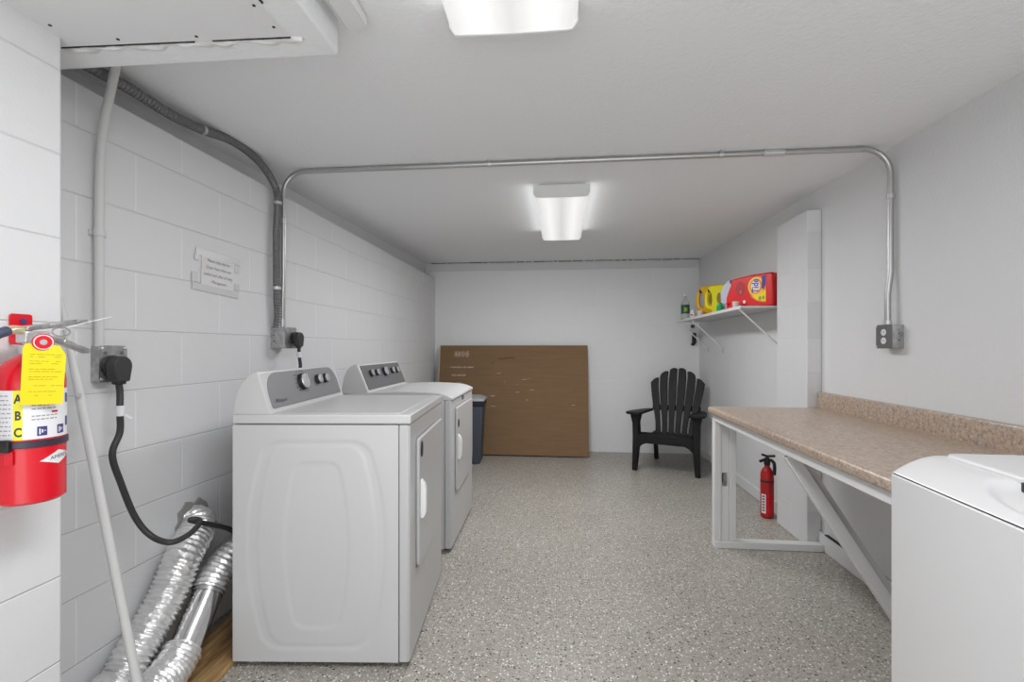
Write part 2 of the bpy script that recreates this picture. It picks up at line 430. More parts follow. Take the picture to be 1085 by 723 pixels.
# wooden cleat on the ceiling beside the soffit
pc = Vector((-0.50, 1.18, ceil_z(1.18)))
cl = MB().box((-0.578, -0.6, 2.020), (-0.520, 1.25, 2.052)).build('cleat', M_trim, bevel=0.004)
tag(cl, 'white painted wooden cleat on the ceiling beside the dropped soffit', 'wood strip')
# rear surround of the wide doorway behind the viewer
struct(MB().box((-1.2, YF - 0.12, 0), (-1.05, YF, 2.0)).build('wall_front_left', M_wallr))
struct(MB().box((1.25, YF - 0.12, 0), (XR + .15, YF, 2.0)).build('wall_front_right', M_wallr))

# ------------------------------------------------------------------ ceiling lights
def lens_mat(name, cx, hw, y0, y1, ends):
    m = bpy.data.materials.new(name); m.use_nodes = True
    b = bsdf(m); b.inputs['Base Color'].default_value = (0.75, 0.75, 0.75, 1); b.inputs['Roughness'].default_value = 0.35
    tc = N(m, 'ShaderNodeTexCoord'); s = N(m, 'ShaderNodeSeparateXYZ'); link(m, tc.outputs['Object'], s.inputs[0])
    # two fluorescent tubes glow behind the acrylic
    a = N(m, 'ShaderNodeMath'); a.operation = 'ABSOLUTE'; link(m, s.outputs['X'], a.inputs[0])
    s1 = N(m, 'ShaderNodeMath'); s1.operation = 'SUBTRACT'; s1.inputs[1].default_value = hw * 0.5; link(m, a.outputs[0], s1.inputs[0])
    a2 = N(m, 'ShaderNodeMath'); a2.operation = 'ABSOLUTE'; link(m, s1.outputs[0], a2.inputs[0])
    dv = N(m, 'ShaderNodeMath'); dv.operation = 'DIVIDE'; dv.inputs[1].default_value = hw * 0.5; link(m, a2.outputs[0], dv.inputs[0])
    r = ramp(m, dv.outputs[0], [(0.0, (1, 1, 1)), (1.0, (0.62,)*3)])
    ml = N(m, 'ShaderNodeMath'); ml.operation = 'MULTIPLY'; ml.inputs[1].default_value = LAMP_EMISSION; link(m, r.outputs[0], ml.inputs[0])
    b.inputs['Emission Color'].default_value = (1, 1, 1, 1); link(m, ml.outputs[0], b.inputs['Emission Strength'])
    return m
def wrap_light(loc, length, hw, label, dz_top, rot=0.0, tilt=0.0, drop=0.078):
    t = empty('ceiling_light', loc, rot, label, 'ceiling light', 'wraparound fluorescent ceiling lights')
    t.rotation_euler = (tilt, 0, rot)
    MB().box((-hw * 0.86, 0.02, -0.03), (hw * 0.86, length - 0.02, 0)).build('housing', M_fix, t, bevel=0.004)
    # acrylic wrap: trough section
    sec = []
    for k in range(25):
        u = -1 + 2 * k / 24
        z = -drop + 0.022 * max(0, (abs(u) - 0.88) / 0.12) ** 2.4 + 0.003 * u * u
        sec.append((u * hw, z))
    sec = [(-hw, -0.026)] + sec + [(hw, -0.026)]
    mb = MB()
    n = len(sec); q = []
    for yy in (0.012, length - 0.012): q.append([mb.bm.verts.new((x, yy, z)) for x, z in sec])
    for i in range(n - 1): mb.bm.faces.new((q[0][i], q[0][i+1], q[1][i+1], q[1][i]))
    mb.build('diffuser', lens_mat('lit_diffuser', 0, hw, 0, length, 1), t)
    la = bpy.data.lights.new('tube_light', 'AREA'); la.shape = 'RECTANGLE'; la.size = hw * 1.9; la.size_y = length * 0.96
    la.energy = TUBE_POWER * (1.2 if loc[1] > 2 else 0.92); la.color = (0.985, 0.99, 1.0)
    lb = bpy.data.objects.new('tube_light', la); lb.location = (0, length / 2, -drop - 0.004); COL.objects.link(lb); lb.parent = t
    for sd in (-1, 1):      # the wrap-round lens also glows sideways
        la = bpy.data.lights.new('tube_light_side', 'AREA'); la.shape = 'RECTANGLE'; la.size = 0.045; la.size_y = length * 0.96
        la.energy = SIDE_POWER; la.color = (0.985, 0.99, 1.0)
        lb = bpy.data.objects.new('tube_light_side', la); lb.location = (sd * (hw + 0.006), length / 2, -0.05); lb.rotation_euler = (0, -sd * R(98), 0); COL.objects.link(lb); lb.parent = t
    for yy in (0.0, length - 0.012):
        mb = MB()
        poly = [(-hw - 0.004, -0.012)] + [(x * 1.02, z - 0.003) for x, z in sec] + [(hw + 0.004, -0.012)]
        mb.prism(poly, 0.012, Matrix.Translation((0, yy + 0.012, 0)) @ Matrix.Rotation(R(90), 4, 'X'))
        mb.build('end_cap', M_fix, t, bevel=0.002)
    return t
tl = math.atan(0.0205)
wrap_light((0.0, 2.70, ceil_z(2.70)), 1.22, 0.155, 'wraparound ceiling light beyond the metal conduit, whole fixture in view', 0, 0, tl)
wrap_light((-0.10, 0.03, ceil_z(0.03)), 1.22, 0.165, 'wraparound ceiling light nearest the viewer, cut by the top of the photo', 0, R(1.2), tl)

# ------------------------------------------------------------------ appliances
def sstep(x):
    x = max(0, min(1, x)); return x * x * (3 - 2 * x)
def appliance(loc, rz, label, style):
    """laundry machine; local x: back 0 to front D, local y: near side 0 to far side W"""
    W, D, ZT, ZB = (0.727, 0.645, 0.919, 0.022) if style == 1 else (0.738, 0.645, 0.90, 0.022)
    t = empty('clothes_dryer', loc, rz, label, 'clothes dryer')
    top = ZT - 0.035
    MB().box((0.0, 0.010, ZB), (D - 0.042, W - 0.002, top - 0.002)).build('body', M_enamel, t, bevel=0.005)
    # pressed side panel
    z0, z1, x1 = ZB, top - 0.003, D - 0.042
    def side(i, j):
        x = i * x1; z = z0 + j * (z1 - z0)
        def barrel(cx, cz, hw, hh, pinch, r):
            tz = (z - cz) / hh
            w_ = hw * (1 - pinch * tz * tz)
            dx = abs(x - cx) - (w_ - r); dz = abs(z - cz) - (hh - r)
            return (math.hypot(max(dx, 0), max(dz, 0)) + min(max(dx, dz), 0)) - r
        dd = 0.0
        for (hw, hh, pin, r, dep) in ((0.252, 0.375, 0.26, 0.05, 0.0026), (0.215, 0.362, 0.26, 0.05, -0.0018), (0.118, 0.30, 0.34, 0.035, 0.0024)):
            s_ = barrel(0.305, 0.445, hw, hh, pin, r)
            dd += dep * sstep(0.5 - s_ / 0.014)
        return Vector((x, 0.0 + dd, z))
    MB().grid(100, 130, side).build('side_panel', M_enamel, t, sharp=60)
    # wrap-round front panel
    poly = [(D - 0.039, 0.0), (D - 0.008, 0.0), (D, 0.008), (D, W - 0.008), (D - 0.008, W), (D - 0.039, W)]
    MB().prism(poly, top - 0.003, h0=ZB).build('front_panel', M_enamel2, t, bevel=0.003)
    # door with softly rounded lower corners
    Md = frame((D, 0, 0), (0, 1, 0), (0, 0, 1))
    dp = rrect(0.10, 0.315, 0.665, 0.812, [0.03, 0.14, 0.02, 0.012])
    door = MB().prism(dp, 0.014, Md, 0.001).build('door', M_enamel2, t, bevel=0.006, seg=3)
    MB().prism(rrect(0.094, 0.309, 0.671, 0.818, [0.033, 0.145, 0.022, 0.015]), 0.0012, Md, 0.0002).build('door_gap', new_mat('door_gap_grey', (0.38, 0.38, 0.38), 0.7), door)
    hz0, hz1 = (0.50, 0.640)
    hp = catmull([(0.012, hz0), (0.030, hz0 + 0.012), (0.036, (hz0 + hz1) / 2), (0.030, hz1 - 0.012), (0.012, hz1)], 4)
    mb = MB(); Mh = frame((D, 0.158, 0), (1, 0, 0), (0, 0, 1))
    pl = [(0.008, hz0 - 0.004), (0.026, hz0), (0.034, hz0 + 0.02), (0.034, hz1 - 0.03), (0.028, hz1 - 0.008), (0.016, hz1 + 0.008), (0.008, hz1 + 0.008)]
    mb.prism(pl, 0.03, Mh); mb.build('handle', M_whplastic, door, bevel=0.004, seg=3)
    if style == 1:
        MB().prism(ellipse(0.146, 0.765, 0.021, 0.031), 0.0165, Md, 0.012).build('badge', M_black, door, bevel=0.001)
        mb = MB(); mb.text('Whirlpool', 0.0085, lambda x, y: Md @ Vector((0.148 - y, 0.768 + x, 0.0172))); mb.build('badge_lettering', M_silver, door)
    else:
        MB().prism(ellipse(0.140, 0.715, 0.018, 0.026), 0.0165, Md, 0.012).build('badge', M_black, door, bevel=0.001)
        MB().prism(rrect(0.325, 0.835, 0.385, 0.856, 0.004), 0.002, Md).build('name_plate', M_black, t)
        MB().prism(rrect(0.335, 0.842, 0.375, 0.848, 0.001), 0.0026, Md).build('name_mark', M_silver, t)
    # top
    if style == 1:
        MB().box((-0.002, -0.002, top), (D + 0.004, W + 0.002, ZT)).build('top_panel', M_enamel, t, bevel=0.006, seg=3)
        MB().box((0.16, 0.035, ZT - 0.002), (D - 0.04, W - 0.035, ZT + 0.0022)).build('top_inset', M_enamel2, t, bevel=0.002)
    else:
        sec = [(-0.002, top - 0.004), (-0.002, ZT - 0.006)]
        for k in range(0, 23):
            u = k / 22; x = 0.11 + u * (D + 0.006 - 0.11)
            z = ZT + 0.014 * math.sin(math.pi * min(1, u * 0.98 + 0.02)) - 0.022 * max(0, (u - 0.82) / 0.18) ** 2
            sec.append((x, z))
        sec.append((D + 0.006, top - 0.004))
        MB().prism(sec, 0.002, frame((0, 0, 0), (1, 0, 0), (0, 0, 1)), -(W + 0.002)).build('top_panel', M_enamel, t, bevel=0.007, seg=3)
    # console
    zt = ZT if style == 1 else ZT - 0.004
    if style == 1:
        prof = catmull([(0.002, 0), (0.006, 0.045), (0.018, 0.088), (0.045, 0.130), (0.078, 0.152), (0.103, 0.160)], 5) if False else [(0.002, 0), (0.005, 0.04), (0.011, 0.066), (0.02, 0.09), (0.032, 0.112), (0.048, 0.132), (0.068, 0.147), (0.080, 0.154), (0.087, 0.155)]
        fb, ft = (0.136, 0.008), (0.092, 0.152)
        prof = prof + [ft, fb, (0.140, 0)]
    else:
        prof = [(0.0, 0), (0.008, 0.06), (0.018, 0.10), (0.034, 0.135), (0.055, 0.158), (0.080, 0.170), (0.092, 0.170), (0.098, 0.166)]
        fb, ft = (0.162, 0.012), (0.100, 0.163)
        prof = prof + [ft, fb, (0.165, 0)]
    Mp = frame((0, 0, zt), (1, 0, 0), (0, 0, 1))
    con = MB().prism(prof, 0.0, Mp, -W).build('console', M_enamel, t, bevel=0.006, seg=3, sharp=25)
    # slanted fascia: frame with u along y, v up the slope
    a = Vector((fb[0], 0, zt + fb[1])); b = Vector((ft[0], 0, zt + ft[1])); up = (b - a)
    L = up.length; Mf = frame(a, (0, 1, 0), up)
    if style == 1:
        fas = MB().prism(rrect(0.026, 0.010, W - 0.026, L - 0.006, [0.012, 0.012, 0.085, 0.085], 10), 0.0035, Mf, -0.002).build('fascia', M_grey, t)
        knobs = [(0.31, 0.092, 0.036), (0.465, 0.092, 0.022), (0.545, 0.092, 0.022)]
        mb = MB(); mb.text('Whirlpool', 0.021, lambda x, y: Mf @ Vector((0.052 + x, 0.034 + y, 0.0042)), align='LEFT', shear=0.25); mb.build('name_lettering', M_ink, t)
    else:
        fas = MB().prism(rrect(0.020, 0.010, W - 0.020, L - 0.004, [0.004, 0.004, 0.01, 0.01]), 0.0035, Mf, -0.002).build('fascia', M_grey2, t)
        knobs = [(0.13, 0.105, 0.021), (0.225, 0.105, 0.021), (0.37, 0.105, 0.030), (0.515, 0.105, 0.021), (0.61, 0.105, 0.021)]
    for (u, v, r) in knobs:
        Mk = Mf @ Matrix.Translation((u, v, 0.0035))
        k = MB().lathe([(r * 1.0, 0), (r * 0.98, 0.014), (r * 0.9, 0.017)], Mk).build('knob', M_black, t)
        mb = MB().lathe([(r * 0.90, 0.0172), (r * 0.86, 0.0215), (r * 0.5, 0.0225)], Mk)
        mb.box((-r * 0.12, -r * 0.85, 0.020), (r * 0.12, r * 0.85, 0.027), Mk @ Matrix.Rotation(R(-25), 4, 'Z')); mb.build('knob_cap', M_silver, k)
    mb = MB()       # printed cycle marks round the big dial
    for k in range(14):
        u, v, r = knobs[0] if style == 1 else knobs[2]
        an = R(-60 + k * 22.0); L2 = 0.007 + 0.012 * (k % 3 == 0)
        c = Vector((u + math.cos(an) * (r + 0.017), v + math.sin(an) * (r + 0.012), 0.0042))
        if c.y < L - 0.012: mb.box((c.x - L2, c.y - 0.001, 0.0040), (c.x + L2, c.y + 0.001, 0.0044), Mf)
    mb.build('dial_marks', M_ink, fas)
    # feet and rear vent cover
    for x in (0.05, D - 0.07):
        for y in (0.05, W - 0.05):
            MB().lathe([(0.018, 0.0), (0.018, 0.010), (0.009, 0.012), (0.009, 0.03)], Matrix.Translation((x, y, 0))).build('foot', M_whplastic, t)
    if style == 1:
        MB().box((-0.018, 0.03, 0.10), (0.0, W - 0.03, 0.78)).build('rear_cover', M_enamel2, t, bevel=0.015, seg=4)
    return t

def corner(front_near, rz, D=0.645):
    return (front_near[0] - D * math.cos(rz), front_near[1] - D * math.sin(rz), 0)
a1 = R(5.2); a2_ = R(1.5)
appliance(corner((-0.5455, 1.693), a1), a1, 'white clothes dryer with light grey console and three knobs, nearest on the left', 1)
appliance(corner((-0.6195, 2.674), a2_), a2_, 'white clothes dryer with dark grey five-knob console, behind the nearer one', 2)

# washer on the right, only its far front corner in view
aw = R(-4.6)
tw = empty('washing_machine', (0.738, 1.172, 0), aw, 'white top-loading washing machine at the right edge beside the counter', 'washing machine')
WW, WD = 0.69, 0.655
MB().prism(rrect(0.0, -WW, WD, 0.0, [0.012, 0.012, 0.012, 0.012]), 0.878, None, 0.02).build('body', M_wash, tw, bevel=0.003)
MB().prism(rrect(0.004, -WW + 0.004, WD - 0.004, -0.004, 0.012), 0.882, None, 0.876).build('seam', M_dark, tw)
def deck(i, j):
    # i along depth (0 front), j across the width
    x = i ** 1.6 * (WD - 0.10)
    ins = 0.012 * (1 - math.sqrt(max(0, 1 - max(0, 1 - x / 0.012) ** 2)))
    y = -ins - (WW - 2 * ins) * j
    rise = 0.042 * math.sin(min(1, x / 0.095) * math.pi / 2) ** 0.85
    cx, cy = 0.066, -0.325
    q = ((x - cx) / 0.044) ** 2 + ((y - cy) / 0.115) ** 2
    dip = -0.015 * sstep(1.3 * (1.3 - q))
    e = min(y + WW, -y)
    edge = -0.012 * (1 - min(1, e / 0.02)) ** 2
    return Vector((x, y, 0.882 + rise + dip + edge))
mb = MB(); mb.grid(70, 90, deck)
# skirts of the deck
def skirt(fn): mb.grid(70, 1, fn)
skirt(lambda i, j: Vector((deck(i, 0).x, deck(i, 0).y, deck(i, 0).z * (1 - j) + 0.881 * j)))
skirt(lambda i, j: Vector((deck(i, 1).x, deck(i, 1).y, deck(i, 1).z * (1 - j) + 0.881 * j)))
dk = mb.build('top_deck', M_wash, tw, sharp=60)
Ml = Matrix.Translation((0, 0, 0.915)) @ Matrix.Rotation(R(-0.8), 4, 'Y')
lid = MB().prism(rrect(0.088, -WW + 0.03, WD - 0.12, -0.03, [0.02, 0.008, 0.008, 0.02]), 0.016, Ml).build('lid', M_wash, tw, bevel=0.006, seg=3)
MB().prism(rrect(0.080, -0.42, 0.096, -0.235, 0.006), 0.008, Ml, -0.008).build('finger_slot', M_black, lid)
prof = [(0.53, 0.87), (0.545, 0.93), (0.60, 1.06), (0.625, 1.075), (WD, 1.06), (WD, 0.87)]
MB().prism(prof, 0.0, frame((0, 0, 0), (1, 0, 0), (0, 0, 1)), WW).build('console', M_wash, tw, bevel=0.006)
a = Vector((0.549, 0, 0.94)); b = Vector((0.597, 0, 1.053)); Mf = frame(a, (0, -1, 0), b - a)
MB().prism(rrect(0.03, 0.0, WW - 0.03, 0.118, 0.01), 0.003, Mf, -0.002).build('fascia', M_grey, tw)
for u, r in ((0.16, 0.022), (0.34, 0.034), (0.52, 0.022)):
    k = MB().lathe([(r, 0), (r * 0.97, 0.016), (r * 0.9, 0.018)], Mf @ Matrix.Translation((u, 0.06, 0.003))).build('knob', M_black, tw)
    MB().lathe([(r * 0.88, 0.0182), (r * 0.8, 0.022)], Mf @ Matrix.Translation((u, 0.06, 0.003))).build('knob_cap', M_silver, k)
for x in (0.05, WD - 0.05):
    for y in (-0.05, -WW + 0.05):
        MB().lathe([(0.02, 0), (0.02, 0.01), (0.01, 0.012), (0.01, 0.03)], Matrix.Translation((x, y, 0))).build('foot', M_whplastic, tw)

# ------------------------------------------------------------------ counter
CT, CX, CY0, CY1 = 0.815, 0.862, 1.235, 2.952
ct = empty('folding_counter', (1.18, 2.1, 0), 0, 'tan granite-look laminate counter on white painted wooden frame against the right wall', 'counter')
def cl_(b, name, m, par=None, **k):
    o = b.build(name, m, par or ct, **k)
    if not par: o.location = -Vector((1.18, 2.1, 0))
    return o
sec = []
for k in range(9):
    an = R(90 + 90 * k / 8); sec.append((CX + 0.016 + 0.016 * math.cos(an), CT - 0.016 + 0.016 * math.sin(an)))
for k in range(7):
    an = R(180 + 90 * k / 6); sec.append((CX + 0.014 + 0.014 * math.cos(an), CT - 0.027 + 0.014 * math.sin(an)))
sec = [(1.492, CT)] + sec + [(1.492, CT - 0.041)]
cl_(MB().prism(sec, -CY0, frame((0, 0, 0), (1, 0, 0), (0, 0, 1)), -CY1), 'worktop', M_granite)
sec = [(1.474, CT - 0.002), (1.474, 0.896), (1.479, 0.905), (1.487, 0.907), (1.498, 0.907), (1.498, CT - 0.002)]
cl_(MB().prism(sec, -CY0, frame((0, 0, 0), (1, 0, 0), (0, 0, 1)), -CY1), 'backsplash', M_granite)
cl_(MB().box((0.884, CY0, 0.735), (0.922, 2.945, 0.774)), 'front_rail', M_trim, bevel=0.003)
cl_(MB().box((0.922, 2.907, 0.735), (1.498, 2.945, 0.774)), 'end_rail', M_trim, bevel=0.003)
cl_(MB().box((1.455, CY0, 0.70), (1.482, 2.9, 0.774)), 'wall_rail', M_trim, bevel=0.003)
cl_(MB().box((0.884, 2.896, 0.0), (1.48, 2.984 - 0.03, 0.040)), 'sole_plate', M_trim, bevel=0.003)
cl_(MB().box((0.884, 2.902, 0.0405), (0.922, 2.950, 0.7345)), 'post', M_trim, bevel=0.003)
cl_(MB().box((0.968, 2.902, 0.0405), (1.006, 2.950, 0.7345)), 'post', M_trim, bevel=0.003)
# recessed board between the posts, with a cut box hole
mb = MB()
for lo_, hi_ in (((0.923, 0.0405), (0.967, 0.355)), ((0.923, 0.435), (0.967, 0.7345)), ((0.923, 0.355), (0.930, 0.435)), ((0.962, 0.355), (0.967, 0.435))):
    mb.box((lo_[0], 2.916, lo_[1]), (hi_[0], 2.930, hi_[1]))
cl_(mb, 'blocking', M_trim)
mb = MB(); mb.box((0.930, 2.936, 0.353), (0.962, 2.940, 0.437)); cl_(mb, 'box_back', M_galv)
mb = MB(); mb.box((0.934, 2.930, 0.375), (0.942, 2.936, 0.425)); cl_(mb, 'box_slot', M_black)
mb = MB(); mb.bar((0.918, 2.055, 0.728), (1.375, 2.055, 0.010), 0.030, 0.050, up=(1, 0, 0.6)); cl_(mb, 'brace', M_trim, bevel=0.003)
mb = MB(); mb.bar((0.936, 2.074, 0.742), (1.393, 2.074, 0.022), 0.008, 0.062, up=(1, 0, 0.6)); cl_(mb, 'brace_cleat', M_trim, bevel=0.002)

# ------------------------------------------------------------------ small red extinguisher by the pilaster
ex = empty('fire_extinguisher', (1.402, 3.462, 0), 0, 'small red fire extinguisher with black head, standing on the floor under the counter', 'fire extinguisher')
MB().lathe([(0.032, 0), (0.041, 0.008), (0.042, 0.02), (0.042, 0.285), (0.040, 0.305), (0.030, 0.330), (0.018, 0.345), (0.016, 0.36)], seg=36).build('cylinder', M_redd, ex)
MB().lathe([(0.0428, 0.245), (0.0428, 0.256)]).build('strap', M_black, ex)
def wrap_fn(cx, cz, rad, ang0, C=(0, 0)):
    return lambda x, y: Vector((C[0] + rad * math.cos(ang0 + (cx + x) / rad), C[1] + rad * math.sin(ang0 + (cx + x) / rad), cz + y))
def patch(mb, rad, t0, t1, z0, z1, C=(0, 0), n=24):
    mb.grid(n, 1, lambda i, j: Vector((C[0] + rad * math.cos(R(t0 + (t1 - t0) * i)), C[1] + rad * math.sin(R(t0 + (t1 - t0) * i)), z0 + (z1 - z0) * j)))
mb = MB(); patch(mb, 0.0425, -165, -122, 0.035, 0.165); mb.build('label', M_label, ex)
mb = MB(); patch(mb, 0.0425, -121, -60, 0.03, 0.17); mb.build('label_red', M_red, ex)
mb = MB()
for k in range(6): patch(mb, 0.0429, -155, -132, 0.05 + k * 0.019, 0.060 + k * 0.019, n=6)
patch(mb, 0.0429, -118, -80, 0.055, 0.059)
mb.build('label_print', M_ink, ex)
mb = MB(); mb.lathe([(0.017, 0.355), (0.020, 0.36), (0.020, 0.40), (0.012, 0.41)])
mb.bar((0.01, 0.0, 0.405), (-0.055, -0.015, 0.385), 0.018, 0.016); mb.bar((0.0, 0, 0.418), (0.045, -0.02, 0.425), 0.022, 0.014)
mb.bar((0.0, 0, 0.418), (-0.035, 0, 0.430), 0.022, 0.014)
mb.build('valve', M_black, ex, bevel=0.003)
MB().tube(catmull([(0.012, -0.02, 0.40), (0.03, -0.035, 0.38), (0.032, -0.04, 0.34), (0.028, -0.042, 0.30)]), 0.011).build('discharge_horn', M_black, ex)

# ------------------------------------------------------------------ resin lounge chair
ch = empty('adirondack_chair', (1.07, 4.84, 0), R(-23), 'black resin adirondack chair with fan back in the far right corner', 'chair')
def quadbar(mb, secs):
    """loft of rectangles: each section is four points"""
    rings = [[mb.bm.verts.new(p) for p in s] for s in secs]
    for a, b in zip(rings, rings[1:]):
        for k in range(4): mb.bm.faces.new((a[k], a[(k+1) % 4], b[(k+1) % 4], b[k]))
    mb.bm.faces.new(rings[0][::-1]); mb.bm.faces.new(rings[-1])
for s in (-1, 1):
    mb = MB(); secs = []
    for z, xi, xo, y0, y1 in ((0, 0.262, 0.305, -0.325, -0.265), (0.08, 0.256, 0.302, -0.330, -0.255), (0.22, 0.245, 0.298, -0.335, -0.235), (0.32, 0.240, 0.296, -0.335, -0.215), (0.45, 0.246, 0.300, -0.330, -0.225), (0.52, 0.236, 0.315, -0.335, -0.20), (0.545, 0.225, 0.325, -0.34, -0.19)):
        secs.append([(s*xi, y0, z), (s*xo, y0, z), (s*xo, y1, z), (s*xi, y1, z)])
    quadbar(mb, secs); mb.build('leg', M_chair, ch, bevel=0.008, seg=2)
    mb = MB(); secs = []
    for z, x0, x1, y0, y1 in ((0, 0.185, 0.225, 0.255, 0.31), (0.12, 0.188, 0.222, 0.225, 0.29), (0.24, 0.19, 0.22, 0.17, 0.26), (0.30, 0.19, 0.22, 0.10, 0.25)):
        secs.append([(s*x0, y0, z), (s*x1, y0, z), (s*x1, y1, z), (s*x0, y1, z)])
    quadbar(mb, secs); mb.build('leg', M_chair, ch, bevel=0.006)
    # broad flat arm, widest in front
    ol = [(0.210, -0.385), (0.255, -0.405), (0.325, -0.400), (0.352, -0.36), (0.348, -0.20), (0.325, 0.0), (0.285, 0.20), (0.262, 0.235), (0.225, 0.235), (0.222, 0.10), (0.215, -0.10), (0.205, -0.33)]
    def zt(y): return 0.553 - 0.03 * (y + 0.4) / 0.6
    mb = MB(); A = [mb.bm.verts.new((s*x, y, zt(y) - 0.012)) for x, y in ol]; B = [mb.bm.verts.new((s*x, y, zt(y) + 0.012)) for x, y in ol]
    mb.bm.faces.new(A[::-1]); mb.bm.faces.new(B)
    for i in range(len(ol)): j = (i+1) % len(ol); mb.bm.faces.new((A[i], A[j], B[j], B[i]))
    mb.build('armrest', M_chair, ch, bevel=0.006, seg=3)
    # side rail under the seat
    mb = MB(); mb.bar((s*0.235, -0.30, 0.300), (s*0.205, 0.24, 0.235), 0.022, 0.075); mb.build('side_rail', M_chair, ch, bevel=0.004)
# curved apron under seat front
mb = MB(); pts = []
for k in range(15):
    u = -1 + 2 * k / 14; pts.append((u * 0.245, 0.268 - 0.055 * max(0, (abs(u) - 0.72) / 0.28) ** 1.6))
poly = [(-0.245, 0.345)] + pts + [(0.245, 0.345)]
mb.prism(poly, 0.012, frame((0, -0.318, 0), (1, 0, 0), (0, 0, 1)), -0.012); mb.build('apron', M_chair, ch, bevel=0.004)
for k in range(6):
    y = -0.33 + k * 0.083; z = 0.352 - max(0, k - 0) * 0.0175 + (-0.012 if k == 0 else 0)
    mb = MB(); mb.box((-0.235, 0, -0.010), (0.235, 0.074, 0.010), Matrix.Translation((0, y, z)) @ Matrix.Rotation(R(-10 if k else 12), 4, 'X')); mb.build('seat_slat', M_chair, ch, bevel=0.005)
# fan back: six slats, leaned back
lean = R(19)
Mb_ = frame((0, 0.125, 0.27), (1, 0, 0), (0, math.sin(lean), math.cos(lean)))
tops = [0.585, 0.665, 0.705, 0.705, 0.665, 0.585]
def back_x(i, v):   # i in -3..3 boundary
    base = 0.185 + 0.0 * v
    w_ = 0.190 + (0.275 - 0.190) * sstep(v / 0.62) - (0.02 * sstep((v - 0.6) / 0.12))
    return i / 3.0 * w_
for k in range(6):
    i0, i1 = k - 3, k - 2
    Lp, Rp = [], []
    top = tops[k]
    for q in range(15):
        v = top * q / 14
        gap = 0.0055 + 0.0035 * math.sin(math.pi * min(1, v / 0.35)) - 0.004 * sstep(1 - abs(v - 0.30) / 0.05)
        vl = v; Lp.append((back_x(i0, v) + gap / 1, v)); Rp.append((back_x(i1, v) - gap / 1, v))
    slope = (2.5 - k) * 0.014
    xa, xb = Lp[-1][0], Rp[-1][0]
    tp = []
    for q in range(1, 6):
        u = q / 6; tp.append((xb + (xa - xb) * u, top + 0.016 * math.sin(math.pi * u) + slope * (0.5 - (1 - u)) * -1.6))
    Rp[-1] = (xb, top + slope * 0.8); Lp[-1] = (xa, top - slope * 0.8)
    if k in (0, 5):   # outer slats end in a slanted cut
        pass
    MB().prism(Rp + tp + Lp[::-1], 0.010, Mb_, -0.010).build('back_slat', M_chair, ch, bevel=0.004)
for v, wdt in ((0.02, 0.20), (0.30, 0.235)):
    MB().box((-wdt, v - 0.025, -0.034), (wdt, v + 0.025, -0.011), Mb_).build('back_rail', M_chair, ch, bevel=0.004)

# ------------------------------------------------------------------ cardboard and bin
cb = empty('cardboard_sheet', (-0.54, 5.25, 0), 0, 'large brown flat cardboard box leaning on the back wall', 'cardboard')
th = math.atan2(0.24, 1.18)
Mc = Matrix.Rotation(-th, 4, 'X')
w2 = 0.826
o = MB().box((-w2, -0.03, 0.0), (w2, 0.0, 1.20), Mc).build('panel', M_card, cb, bevel=0.003); o.location = (0, -0.10, 0.008)
m_pale = new_mat('torn_paper', (0.62, 0.50, 0.42), 0.8)
mb = MB(); mb.box((-w2 - 0.012, -0.028, 0.01), (-w2 - 0.001, 0.0, 1.20), Mc); o = mb.build('torn_edge', m_pale, cb); o.location = (0, -0.10, 0.008)
# scuffed white stencil and a gouge
random.seed(3)
mb = MB()
for x0, zc, h, n in ((-0.66, 1.10, 0.075, 11), (-0.70, 0.95, 0.02, 14), (-0.68, 0.86, 0.03, 9)):
    x = x0
    for k in range(n):
        l = random.uniform(0.006, 0.02); hh = h * random.uniform(0.5, 1)
        mb.box((x, -0.0318, zc - hh / 2), (x + l * 0.5, -0.0303, zc + hh / 2), Mc)
        if random.random() < 0.6: mb.box((x, -0.0318, zc - 0.002), (x + l * 1.3, -0.0303, zc + 0.003), Mc)
        x += l + 0.004
for k in range(16):
    x, z = random.uniform(-0.65, 0.7), random.uniform(0.35, 1.1); mb.box((x, -0.0318, z), (x + random.uniform(0.01, 0.06), -0.0303, z + 0.004), Mc)
o = mb.build('stencil_marks', m_pale, cb); o.location = (0, -0.10, 0.008)
mb = MB(); mb.bar(Mc @ Vector((-0.16, -0.031, 1.045)), Mc @ Vector((0.02, -0.031, 1.06)), 0.002, 0.010)
mb.bar(Mc @ Vector((-0.24, -0.031, 0.99)), Mc @ Vector((-0.21, -0.031, 1.01)), 0.002, 0.008)
o = mb.build('gouge', new_mat('cardboard_gouge', (0.12, 0.07, 0.035), 0.9), cb); o.location = (0, -0.10, 0.008)

